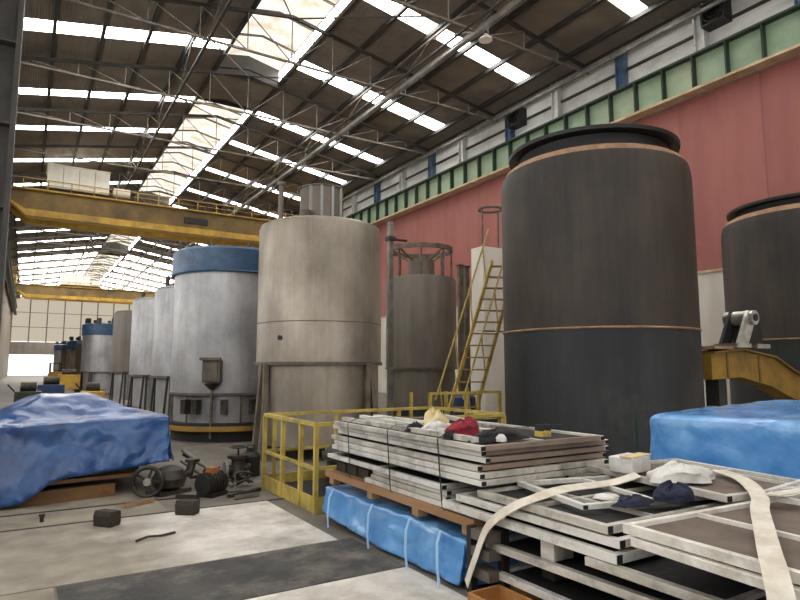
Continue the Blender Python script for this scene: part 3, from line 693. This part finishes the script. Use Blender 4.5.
# ------------------------------------------------------------------ framed panels
def frame(name, label, cat, x0, y0, L_, Wd, z, h=.045, p=.045, mt='alu', mt2=None, infill=None, cross=(), rz=0, group=None, tilt=0, mtx=None):
    """x0,y0: near left corner; L_ along the hall, Wd across"""
    t = thing(name, label, cat, (x0, y0, z), R(rz), group); t.rotation_euler[1] = R(tilt)
    mt2 = mt2 or mt
    obj('rail', B().box(0, p, 0, L_, 0, h), mt, t, smooth=False, bevel=.003)
    obj('rail', B().box(Wd-p, Wd, 0, L_, 0, h), mt, t, smooth=False, bevel=.003)
    obj('end_rail', B().box(p, Wd-p, 0, p, 0, h), mt2, t, smooth=False, bevel=.003)
    obj('end_rail', B().box(p, Wd-p, L_-p, L_, 0, h), mt2, t, smooth=False, bevel=.003)
    for xx in (.004, Wd-p+.004): obj('corner_cap', B().box(xx, xx+p-.008, -.006, .0, .005, h-.005), 'rubber', t, smooth=False)
    for ax, v in cross:
        if ax == 'x': obj('cross_bar', B().box(p, Wd-p, v, v+p*.8, .003, h-.002), mtx or mt, t, smooth=False)
        else: obj('cross_bar', B().box(v, v+p*.8, p, L_-p, .004, h-.003), mtx or mt, t, smooth=False)
    if infill: obj('infill', B().box(p, Wd-p, p, L_-p, h*.3, h*.5), infill, t, smooth=False)
    return t
rnd = random.Random(11)
z = .533; n1 = 11
lay = []
for k in range(n1):
    short = k < 3
    h = .041
    dx = rnd.uniform(-.04, .05); y0 = 3.58+rnd.uniform(-.05, .04); L_ = (1.75 if short else 2.55)+rnd.uniform(-.1, .06)
    if k < 5: L_ -= 4.02-y0 if not short else .45; y0 = 4.02
    if k in (4, 8): dx += .06
    Wd = 1.42+rnd.uniform(-.06, .06)
    lay.append((z, dx, y0, L_, Wd, h)); z += h+(.007 if k not in (3, 7) else .016)
for k, (zz, dx, y0, L_, Wd, h) in enumerate(lay):
    frame('frame_panel', '%s aluminium framed panel counted from the top of the strapped stack' % ORD[n1-1-k], 'frame panel', 2.92+dx, y0, L_, Wd, zz, h, .05,
          ('alu', 'alu_b', 'alu')[k % 3], 'timber_grey' if k > 6 else 'alu_b', 'mesh_dark', (('x', L_*.5), ('y', Wd*.5)), group='panels of the strapped stack')
ztop = z
# dark boxes filling the gap at the far low end of the stack
for k in range(3):
    tag(obj('timber_offcut', B().box(-.22, .22, -.11, .11, 0, .10), 'wood_dark', None, (3.2, 5.52+.25*k, .533), 0, smooth=False, bevel=.008),
        '%s black timber offcut wedged low in the far end of the stack' % ('nearest', 'middle', 'farthest')[k], 'offcut', 'offcuts in the stack')
# loose bars on top of the stack
for k, (a, b_, mt) in enumerate((((2.99, 3.7, 0), (3.0, 6.0, 0), 'alu_b'), ((3.15, 4.3, 0), (3.3, 6.15, 0), 'alu'), ((3.5, 3.9, 0), (3.45, 6.1, 0), 'alu_white'), ((3.75, 4.4, 0), (4.2, 5.9, 0), 'alu_b'))):
    tag(obj('loose_bar', B().bar((a[0], a[1], ztop+.02), (b_[0], b_[1], ztop+.02), .05, .04), mt, smooth=False),
        '%s loose aluminium bar lying along the top of the strapped stack' % ('leftmost', 'second', 'third', 'rightmost')[k], 'bar', 'loose bars on the stack')
# dark strapping bands round the stack
for k, y in enumerate((5.65, 4.85, 4.05)):
    xs = 2.872
    t = tag(obj('binding_band', B().ribbon([(4.3, y, ztop+.046), (2.97, y, ztop+.046), (xs, y, ztop+.0), (xs, y-.03, .8), (xs, y-.06, .55), (xs+.02, y-.06, .53)], (0, 1, 0), .016, .003), 'black', smooth=False),
            'black binding band, %s of three round the strapped stack' % ('farthest', 'middle', 'nearest')[k], 'band', 'bands round the stack')

# ---- lower pile in front
frame('frame_panel', 'weathered frame panel lowest in the near pile, just above the floor', 'frame panel', 2.92, 1.4, 2.05, 1.9, .17, .05, .05, 'alu', None, 'mesh_dark', (('x', 1.0),), rz=0, group='panels of the near pile')
frame('frame_panel', 'second lowest frame panel of the near pile', 'frame panel', 2.98, 1.1, 2.4, 1.9, .36, .05, .05, 'alu_b', None, 'mesh_dark', (('x', .8),), rz=2, group='panels of the near pile')
frame('frame_panel', 'third lowest frame panel of the near pile, pushed towards the viewer', 'frame panel', 2.86, .9, 1.65, 2.0, .50, .05, .05, 'alu_b', None, 'mesh_dark', (('x', .8),), rz=0, group='panels of the near pile')
frame('frame_panel', 'bottom of three aligned grey frame panels in the near pile', 'frame panel', 2.87, 2.33, 1.66, 1.75, .555, .055, .05, 'alu', None, 'mesh_dark', (('y', .8),), rz=0, group='panels of the near pile')
frame('frame_panel', 'middle of three aligned grey frame panels in the near pile', 'frame panel', 2.90, 2.33, 1.50, 1.75, .635, .05, .05, 'alu', None, None, (('y', .8),), rz=.5, group='panels of the near pile')
frame('frame_panel', 'top of three aligned grey frame panels in the near pile, with open middle', 'frame panel', 2.89, 2.40, 1.20, 1.85, .70, .05, .045, 'alu_b', None, 'mesh_dark', (('y', .45), ('x', .62)), rz=-1, group='panels of the near pile')
frame('frame_panel', 'white rimmed panel with brown board nearest the viewer', 'frame panel', 2.75, .75, 1.5, 1.9, .755, .05, .04, 'alu_white', None, 'board_brown', (('y', .58),), rz=-3, group='panels of the near pile')
frame('frame_panel', 'white rimmed panel lying directly under the brown board panel', 'frame panel', 2.69, .7, 1.5, 1.9, .70, .045, .05, 'alu_white', None, None, (), rz=-5, group='panels of the near pile')
frame('frame_panel', 'dark meshed frame panel at the right back of the near pile', 'frame panel', 3.85, 2.25, 1.32, 1.0, .795, .045, .045, 'alu_b', None, 'board_brown', (('x', .7), ('y', .8)), rz=-9, group='panels of the near pile')
frame('frame_panel', 'open frame panel tilted across the middle of the near pile', 'frame panel', 3.05, 2.72, .85, 1.25, .755, .035, .04, 'alu', None, None, (('y', .55),), rz=-14, group='panels of the near pile')
frame('frame_panel', 'small open cross barred frame under the short sling tail at right', 'frame panel', 4.15, 1.25, .95, .85, .812, .035, .035, 'alu', None, None, (('x', .45), ('y', .4)), rz=6, group='panels of the near pile')
# supports
for k, (x, y) in enumerate(((3.15, 3.35), (3.15, 2.2), (4.5, 3.3), (4.5, 2.0))):
    tag(obj('support_block', B().box(-.09, .09, -.09, .09, 0, .17), 'wood_orange', None, (x, y, 0), 0, smooth=False, bevel=.006),
        'wooden block under the near pile, %s corner' % ('left far', 'left near', 'right far', 'right near')[k], 'block', 'support blocks of the near pile')
for k, (x, y, z0, z1, mt) in enumerate(((3.05, 2.95, .41, .555, 'alu_b'), (4.4, 3.2, .41, .555, 'alu_b'), (3.2, 3.1, .22, .36, 'wood_dark'), (4.4, 1.9, .22, .36, 'wood_dark'), (3.1, 1.75, .22, .36, 'wood_dark'))):
    tag(obj('spacer_block', B().box(-.09, .09, -.06, .06, 0, z1-z0), mt, None, (x, y, z0), 0, smooth=False, bevel=.004),
        ('grey square spacer under the left end of the aligned panels', 'grey square spacer under the right end of the aligned panels', 'dark spacer at left far between the two lowest panels', 'dark spacer at right between the two lowest panels', 'dark spacer at left near between the two lowest panels')[k], 'spacer')
t = thing('plywood_box', 'open orange plywood box on the floor below the near pile', 'box', (2.76, 3.12, 0))
for q in ((-.14, .14, -.24, -.22, .02, .15), (-.14, .14, .22, .24, .02, .15), (-.14, -.12, -.22, .22, .02, .15), (.12, .14, -.22, .22, .02, .15)): obj('side', B().box(*q), 'wood_orange', t, smooth=False)
obj('bottom', B().box(-.14, .14, -.24, .24, 0, .02), 'wood_orange', t, smooth=False)
t = thing('steel_stand', 'black steel stand with square tubes at the near end of the skid', 'stand', (2.86, 3.5, 0))
obj('upright', B().box(-.03, .03, .08, .13, .0, .50), 'black', t, smooth=False)
for z_ in (.16, .3, .42): obj('tube', B().box(-.03, .08, -.12, .08, z_, z_+.07), 'seam', t, smooth=False)
obj('upright', B().box(.1, .16, -.12, -.06, .0, .5), 'black', t, smooth=False)

# ------------------------------------------------------------------ webbing slings
def smooth_pts(P, n=8):
    P = [Vector(p) for p in P]; out = []
    for i in range(len(P)-1):
        p0, p1, p2, p3 = P[max(i-1, 0)], P[i], P[i+1], P[min(i+2, len(P)-1)]
        for k in range(n):
            u = k/n
            out.append(.5*((2*p1)+(-p0+p2)*u+(2*p0-5*p1+4*p2-p3)*u*u+(-p0+3*p1-3*p2+p3)*u**3))
    return out+[P[-1]]
P = smooth_pts([(2.80, 3.60, .10), (2.80, 3.5, .3), (2.82, 3.38, .54), (2.85, 3.18, .70), (2.95, 3.04, .785), (3.31, 3.10, .80), (3.75, 3.06, .805), (3.98, 3.0, .85)])
wd = [(.3, -1, .2)]*len(P)
tag(obj('webbing_sling', B().ribbon(P, (.35, .9, .35), .075, .006), 'webbing'), 'long beige webbing sling draped over the left edge of the near pile', 'sling')
P = smooth_pts([(4.62, 2.75, .86), (4.45, 2.5, .86), (4.2, 2.28, .86), (3.92, 2.08, .845), (3.72, 1.98, .825), (3.3, 1.74, .82), (2.95, 1.54, .82), (2.68, 1.38, .81), (2.56, 1.30, .72), (2.52, 1.26, .4)])
tag(obj('webbing_sling', B().ribbon(P, (.6, -.8, .05), .10, .006), 'webbing'), 'wide beige webbing sling hanging over the brown board panel at right', 'sling')
P = smooth_pts([(4.0, 2.05, .865), (4.4, 2.02, .862), (5.0, 1.95, .858)])
tag(obj('webbing_sling', B().ribbon(P, (0, 1, 0), .09, .006), 'webbing'), 'short beige sling tail lying towards the blue bundle', 'sling')

# ------------------------------------------------------------------ cloths and rubbish
def lump(name, loc, sx, sy, sz, mt, label, cat, seed, group=None, rz=0):
    b = B(); n, m = 20, 12
    for j in range(m+1):
        ph = math.pi/2*j/m
        for i in range(n):
            th = 2*math.pi*i/n
            k = 1+.35*noise.noise(Vector((math.cos(th)*1.4+seed, math.sin(th)*1.4, ph*1.3)))+.15*noise.noise(Vector((math.cos(th)*4+seed, math.sin(th)*4, ph*4)))
            b.v.append((sx*k*math.cos(th)*math.cos(ph)**.8 if j < m else 0, sy*k*math.sin(th)*math.cos(ph)**.8 if j < m else 0, sz*math.sin(ph)*(1+.5*noise.noise(Vector((math.cos(th)*2+seed, math.sin(th)*2, 5))))if j < m else sz*.95))
    for j in range(m):
        for i in range(n):
            a = j*n+i; c = j*n+(i+1) % n; b.f.append((a, c, c+n, a+n))
    b.f.append(tuple(reversed(range(n))))
    o = obj(name, b, mt, None, loc, rz); tag(o, label, cat, group)
    return o
zt = ztop+.0
lump('work_shirt', (3.2, 4.12, zt), .22, .13, .13, 'cloth_red', 'crumpled dark red cloth on top of the strapped stack', 'cloth', 1, rz=.5)
lump('work_jacket', (3.25, 3.75, zt), .26, .11, .08, 'cloth_black', 'crumpled black jacket beside the dark red cloth', 'cloth', 2)
lump('work_glove', (3.18, 4.5, zt), .13, .1, .09, 'cloth_white', 'white cloth bundle on the stack left of the red cloth', 'cloth', 3)
lump('work_glove', (3.05, 4.65, zt), .1, .08, .07, 'cloth_black', 'small black glove on the stack left of the white bundle', 'glove', 4)
lump('beige_cap', (3.42, 4.85, zt), .14, .12, .15, 'cloth_beige', 'beige cloth cap lying behind the white bundle on the stack', 'cap', 5)
lump('white_rag', (3.2, 3.66, zt), .05, .05, .05, 'cloth_white', 'tiny white rag at the near edge of the strapped stack', 'rag', 6)
lump('work_glove', (2.97, 4.02, zt), .05, .06, .06, 'cloth_black', 'dark glove hanging at the left rim of the stack by the red cloth', 'glove', 9)
lump('navy_jacket', (3.68, 2.5, .79), .14, .11, .10, 'cloth_navy', 'bunched navy jacket on the near pile', 'jacket', 7)
lump('navy_rag', (3.33, 2.56, .79), .16, .07, .05, 'cloth_navy', 'flat navy rag left of the bunched navy jacket', 'rag', 8)
lump('plastic_bag', (4.12, 2.74, .838), .24, .16, .11, 'cloth_white', 'crumpled white plastic bag behind the navy jacket', 'bag', 10, rz=-.4)
lump('paper_sheet', (3.36, 2.78, .79), .11, .08, .02, 'cloth_white', 'small white paper sheet beside the navy rag', 'paper', 12)
t = thing('cardboard_box', 'pale cardboard box on the back of the near pile left of the bag', 'box', (4.12, 3.18, .84), R(10))
obj('body', B().box(-.15, .15, -.1, .1, 0, .12), 'cloth_white', t, smooth=False, bevel=.01)
obj('flap', B().box(-.16, .16, -.1, .0, .12, .13), 'cloth_beige', t, smooth=False)
t = thing('ratchet_clamp', 'small yellow and black ratchet clamp on the right rim of the strapped stack', 'clamp', (3.72, 3.72, zt))
obj('body', B().box(-.05, .05, -.05, .05, 0, .05), 'cage_yellow', t, smooth=False, bevel=.006)
for x in (-.042, .042): obj('jaw', B().box(x-.013, x+.013, -.04, .04, .05, .1), 'black', t, smooth=False)

# ------------------------------------------------------------------ right blue bundle, yellow beam, roller
def zb(px, py): return 1.12+.14*px-.05*py*0+.02*math.sin(3*py)
t = thing('tarp_wrapped_bundle', 'light blue tarpaulin wrapped bundle at the right, below the yellow beam', 'covered load', (6.33, 2.68, 0), R(-4))
tarp_part('tarpaulin', tarp_mesh(2.1, 2.3, lambda px, py: 1.27+.05*px-.02*abs(py), lambda px, py: .70, 30, 30, .02, .012, .03, 21, .36), 'tarp_light', t)
obj('hem_edge', B().ribbon(smooth_pts([(-1.10, 1.14, .71), (-1.13, .4, .69), (-1.13, -.4, .70), (-1.11, -1.15, .70)]), (0, 0, 1), .04, .02), 'tarp_hem', t)
obj('filling', B().box(-.98, .98, -1.05, 1.05, .66, .98), 'wood', t, smooth=False)
for y in (-.9, 0, .9): obj('trestle_leg', B().box(-.9, -.8, y-.05, y+.05, 0, .6).box(.8, .9, y-.05, y+.05, 0, .6), 'wood_dark', t, smooth=False)
obj('trestle_top', B().box(-.98, .98, -1.05, 1.05, .6, .66), 'wood_dark', t, smooth=False)
t = thing('corner_stake', 'thin upright green stake at the left end of the light blue bundle', 'stake', (5.22, 3.95, 0))
obj('shaft', B().box(-.015, .015, -.015, .015, 0, 1.22), 'green_dark', t, smooth=False)
obj('foot', B().box(-.06, .06, -.06, .06, 0, .02), 'green_dark', t, smooth=False)

t = thing('lifting_beam', 'bent yellow lifting beam behind the light blue bundle', 'beam', (0, 7.1, 0))
prof = [(11.55, 1.93), (12.6, 2.02), (13.9, 1.87), (14.6, 1.6), (15.5, 1.3), (15.5, .75), (14.5, 1.02), (13.75, 1.26), (12.6, 1.46), (11.55, 1.42)]
obj('box_section', B().prism(prof, -.2, .2), 'beam_yellow', t, smooth=False)
obj('top_flange', B().ribbon([(11.55, 0, 1.95), (12.6, 0, 2.04), (13.9, 0, 1.89), (14.6, 0, 1.62), (15.5, 0, 1.32)], (0, 1, 0), .56, .04), 'crane_top', t, smooth=False)
for x, z_ in ((12.0, 1.43), (15.2, .84)):
    obj('stand', B().box(x-.14, x+.14, -.14, .14, .04, z_), 'steel_dark', t, smooth=False)
    obj('stand_foot', B().box(x-.3, x+.3, -.3, .3, 0, .04), 'steel_dark', t, smooth=False)
for x, a_, b_ in ((12.1, 1.46, 1.96), (13.3, 1.36, 1.92)): obj('stiffener', B().box(x-.03, x+.03, -.22, .22, a_, b_), 'crane_top', t, smooth=False)
obj('rust_pad', B().box(11.6, 12.3, -.25, .25, 2.03, 2.09), 'rust', t, smooth=False)
t = thing('roller_clamp', 'chrome and black roller clamp standing on the yellow lifting beam', 'clamp', (13.05, 7.1, 2.07)); t.scale = (1.3, 1.3, 1.3)
for yy, mt in ((-.16, 'chrome'), (.12, 'black')):
    obj('side_plate', B().prism([(-.42, .0), (-.12, 0), (.18, .5), (.12, .62), (-.02, .62), (-.1, .52)], yy, yy+.05), mt, t, smooth=False)
obj('roller', B().cyl((.05, -.22, .5), (.05, .26, .5), .12, 28), 'chrome', t)
obj('hub_cap', B().cyl((.05, -.24, .5), (.05, -.22, .5), .06, 20), 'steel_dark', t)
obj('rear_arm', B().prism([(.12, 0), (.52, 0), (.5, .2), (.42, .62), (.2, .66), (.12, .5)], -.08, .2), 'black', t, smooth=False)
obj('foot', B().box(-.5, -.08, -.2, .2, -.0, .07).box(.1, .5, -.2, .22, 0, .07), 'chrome', t, smooth=False)

# ------------------------------------------------------------------ floor clutter at the left
def wedge_block(loc, rz, label):
    b = B().prism([(-.07, 0), (.07, 0), (.08, .04), (.075, .15), (-.06, .16), (-.08, .11)], -.06, .17)
    return tag(obj('wheel_chock', b, 'wood_dark', None, loc, rz, smooth=False, bevel=.012), label, 'block')
wedge_block((.86, 7.12, .008), R(38), 'black block on the pale floor, left of the two floor blocks')
wedge_block((1.70, 7.2, .008), R(50), 'black block on the pale floor, right of the two floor blocks')
tag(obj('broken_stick', B().path([(-.16, -.03, .012), (-.05, .0, .03), (.08, .02, .018), (.22, .1, .012)], .012, 6), 'wood_dark', None, (1.15, 6.37, .008)), 'short bent dark stick on the pale floor', 'stick')
tag(obj('steel_peg', B().lathe([(.02, 0), (.02, .06), (.03, .06), (.03, .08), (.01, .08)], 12), 'wood_dark', None, (.25, 7.7, .006)), 'short dark peg standing on the floor before the covered machine', 'peg')
# flywheel and pump by the covered machine
t = thing('pulley_wheel', 'rusty pulley wheel leaning beside the covered machine', 'wheel', (1.42, 8.42, .006), R(-20)); t.scale = (.78, .78, .78)
obj('rim', B().ring((0, 0, .25), .23, .035, 36, 8, 'y'), 'oily', t)
obj('hub', B().cyl((0, -.06, .25), (0, .06, .25), .06, 16), 'chrome', t)
for k in range(5):
    a = k*2*math.pi/5; obj('spoke', B().bar((0, 0, .25), (.22*math.cos(a), 0, .25+.22*math.sin(a)), .04, .03, (0, 1, 0)), 'oily', t, smooth=False)
t = thing('pump_casing', 'dark pump with pale rounded casing next to the pulley wheel', 'pump', (1.72, 8.6, .0), R(25))
obj('casing', B().lathe([(.12, .05), (.2, .1), (.22, .2), (.17, .31), (.06, .35), (.01, .35)], 24), 'oily', t)
obj('foot', B().box(-.24, .24, -.16, .16, 0, .05), 'oily', t, smooth=False)
obj('outlet', B().path([(.12, 0, .2), (.32, 0, .22), (.36, 0, .36)], .06, 12), 'oily', t)
obj('flange', B().tube((.36, 0, .36), (.36, 0, .4), .1, 16), 'oily', t)
for k, (a, b_) in enumerate((((2.02, 9.25, .46), (2.52, 8.42, .035)), ((2.08, 9.45, .38), (2.6, 8.72, .035)), ((1.97, 9.05, .34), (2.36, 8.5, .035)))):
    o = tag(obj('steel_rod', B().tube(a, b_, .028, 10), ('pipe', 'oily', 'pipe')[k]), '%s of three rods sloping from the covered machine to the floor' % ('upper', 'middle', 'lower')[k], 'rod', 'rods by the covered machine')
t = thing('electric_motor', 'black finned motor with an orange cap on the floor by the rods', 'motor', (2.18, 8.15, 0), R(35))
obj('body', B().cyl((-.2, 0, .16), (.16, 0, .16), .13, 24), 'black', t)
for k in range(6): obj('fin', B().cyl((-.17+.055*k, 0, .16), (-.155+.055*k, 0, .16), .15, 24), 'oily', t)
obj('foot', B().box(-.16, .14, -.13, .13, 0, .05), 'black', t, smooth=False)
obj('terminal_box', B().box(-.08, .04, -.06, .06, .27, .36), 'rust_orange', t, smooth=False, bevel=.01)
obj('shaft', B().cyl((.16, 0, .16), (.26, 0, .16), .03, 12), 'chrome', t)
for k, (a, b_) in enumerate((((2.2, 9.5, .025), (2.85, 9.75, .025)), ((2.35, 9.15, .025), (2.62, 9.35, .025)), ((2.3, 7.85, .025), (2.8, 8.1, .025)))):
    tag(obj('steel_rod', B().tube(a, b_, .025, 8), 'oily'), '%s steel rod lying flat on the floor towards the yellow pen' % ('farthest', 'middle', 'nearest')[k], 'rod', 'rods on the floor')
t = thing('valve_body', 'dark valve with a pale flange on the floor beside the yellow pen', 'valve', (2.78, 9.05, 0))
obj('body', B().lathe([(.1, 0), (.14, .06), (.1, .14), (.1, .3), (.16, .32), (.16, .36), (.01, .36)], 20), 'oily', t)
obj('flange', B().cyl((-.2, 0, .16), (-.17, 0, .16), .12, 20), 'pipe', t)
obj('port', B().cyl((-.18, 0, .16), (.18, 0, .16), .07, 16), 'oily', t)
obj('handwheel', B().ring((0, 0, .48), .12, .014, 24, 6).tube((0, 0, .36), (0, 0, .49), .015, 8).bar((-.12, 0, .48), (.12, 0, .48), .02, .015), 'oily', t)
t = thing('oil_can', 'black oil can on the floor left of the yellow pen', 'can', (3.05, 9.3, 0))
obj('body', B().lathe([(.14, 0), (.15, .02), (.15, .3), (.1, .36), (.04, .37), (.04, .42), (.01, .42)], 20), 'black', t)
obj('handle', B().path([(-.06, 0, .37), (-.05, 0, .46), (.05, 0, .46), (.06, 0, .37)], .012, 6), 'black', t)

# ------------------------------------------------------------------ far floor clutter by the doorway
t = thing('forklift', 'small yellow forklift far away before the bright doorway', 'forklift', (2.6, 70, 0), R(90))
obj('body', B().prism([(-1.1, .35), (1.2, .35), (1.2, .9), (.5, 1.1), (-.6, 1.1), (-1.1, 1.3)], -.6, .6), 'yellow', t, smooth=False)
for x in (-.8, .8):
    for y in (-.62, .62): obj('wheel', B().cyl((x, y-.1, .35), (x, y+.1, .35), .35, 20), 'rubber', t)
obj('overhead_guard', B().bar((-.7, -.5, 1.2), (-.6, -.5, 2.1), .08, .08).bar((-.7, .5, 1.2), (-.6, .5, 2.1), .08, .08).bar((.7, -.5, 1), (.4, -.5, 2.1), .08, .08).bar((.7, .5, 1), (.4, .5, 2.1), .08, .08).box(-.65, .45, -.55, .55, 2.08, 2.14), 'black', t, smooth=False)
obj('mast', B().box(1.22, 1.34, -.45, -.33, .05, 2.2).box(1.22, 1.34, .33, .45, .05, 2.2), 'steel_dark', t, smooth=False)
obj('fork', B().box(1.3, 2.3, -.35, -.22, .06, .12).box(1.3, 2.3, .22, .35, .06, .12), 'steel_dark', t, smooth=False)
def cart(loc, mt, lb, s=1):
    t = thing('machine_cart', lb, 'machine', loc)
    obj('body', B().box(-.5*s, .5*s, -.35, .35, .3, .95*s), mt, t, smooth=False, bevel=.03)
    obj('motor', B().cyl((-.3*s, 0, .95*s+.15), (.3*s, 0, .95*s+.15), .18, 16), 'oily', t)
    for x in (-.4*s, .4*s):
        for y in (-.3, .3): obj('wheel', B().cyl((x, y-.04, .15), (x, y+.04, .15), .15, 14), 'rubber', t)
    obj('handle', B().path([(-.5*s, -.3, .8), (-.75*s, -.3, 1.05), (-.75*s, .3, 1.05), (-.5*s, .3, .8)], .02, 6), 'black', t)
cart((1.0, 30, 0), 'machine_blue', 'dark blue wheeled machine on the floor behind the covered machine')
cart((.15, 26, 0), 'machine_green', 'dark green wheeled machine at the far left behind the covered machine', .85)
cart((2.3, 26.5, 0), 'yellow', 'orange yellow wheeled unit at the foot of the far tanks', .8)
cart((2.4, 44, 0), 'yellow', 'pale yellow wheeled unit in the aisle far behind the covered machine', 1.3)

# tangled hose and scrap beside the covered machine
def coil(name, loc, rad, n, mt, label, cat, sd):
    q = random.Random(sd); pts = []
    for k in range(n*10):
        a = 2*math.pi*k/10; rr = rad*(1+.25*math.sin(a*.37+sd))
        pts.append((rr*math.cos(a), rr*.7*math.sin(a), .02+.16*k/(n*10)+.03*math.sin(a*1.7)+.02))
    tag(obj(name, B().path(pts, .016, 6), mt, None, loc), label, cat)
coil('hose_coil', (2.36, 8.92, .01), .1, 5, 'rubber', 'tangled black hose coil between the pump and the motor', 'hose', 3)
coil('cable_coil', (2.7, 8.5, .0), .1, 4, 'oily', 'small brown cable coil beside the valve on the floor', 'cable', 5)
for k, (x, y, rz_, L_) in enumerate(((1.25, 8.0, .4, .4), (1.85, 8.08, -.7, .3), (2.5, 7.75, .2, .35))):
    tag(obj('scrap_angle', B().box(-L_/2, L_/2, -.03, .03, 0, .008).box(-L_/2, L_/2, -.03, -.022, .008, .05), ('rust', 'oily', 'pipe')[k], None, (x, y, .01), rz_, smooth=False),
        ('rusty steel angle piece lying in front of the pulley wheel', 'dark steel angle piece lying before the pump', 'pale steel angle piece lying right of the motor')[k], 'scrap', 'steel angle scraps')

t = thing('hanging_lamp', 'small white lamp hanging below the roof at the upper centre', 'lamp', (14.1, 16.55, 14.0))
obj('shade', B().lathe([(.26, 0), (.24, .06), (.1, .2), (.05, .26)], 24), 'cabin_white', t)
obj('stem', B().tube((0, 0, .26), (0, 0, .63), .02, 8), 'steel_dark', t)
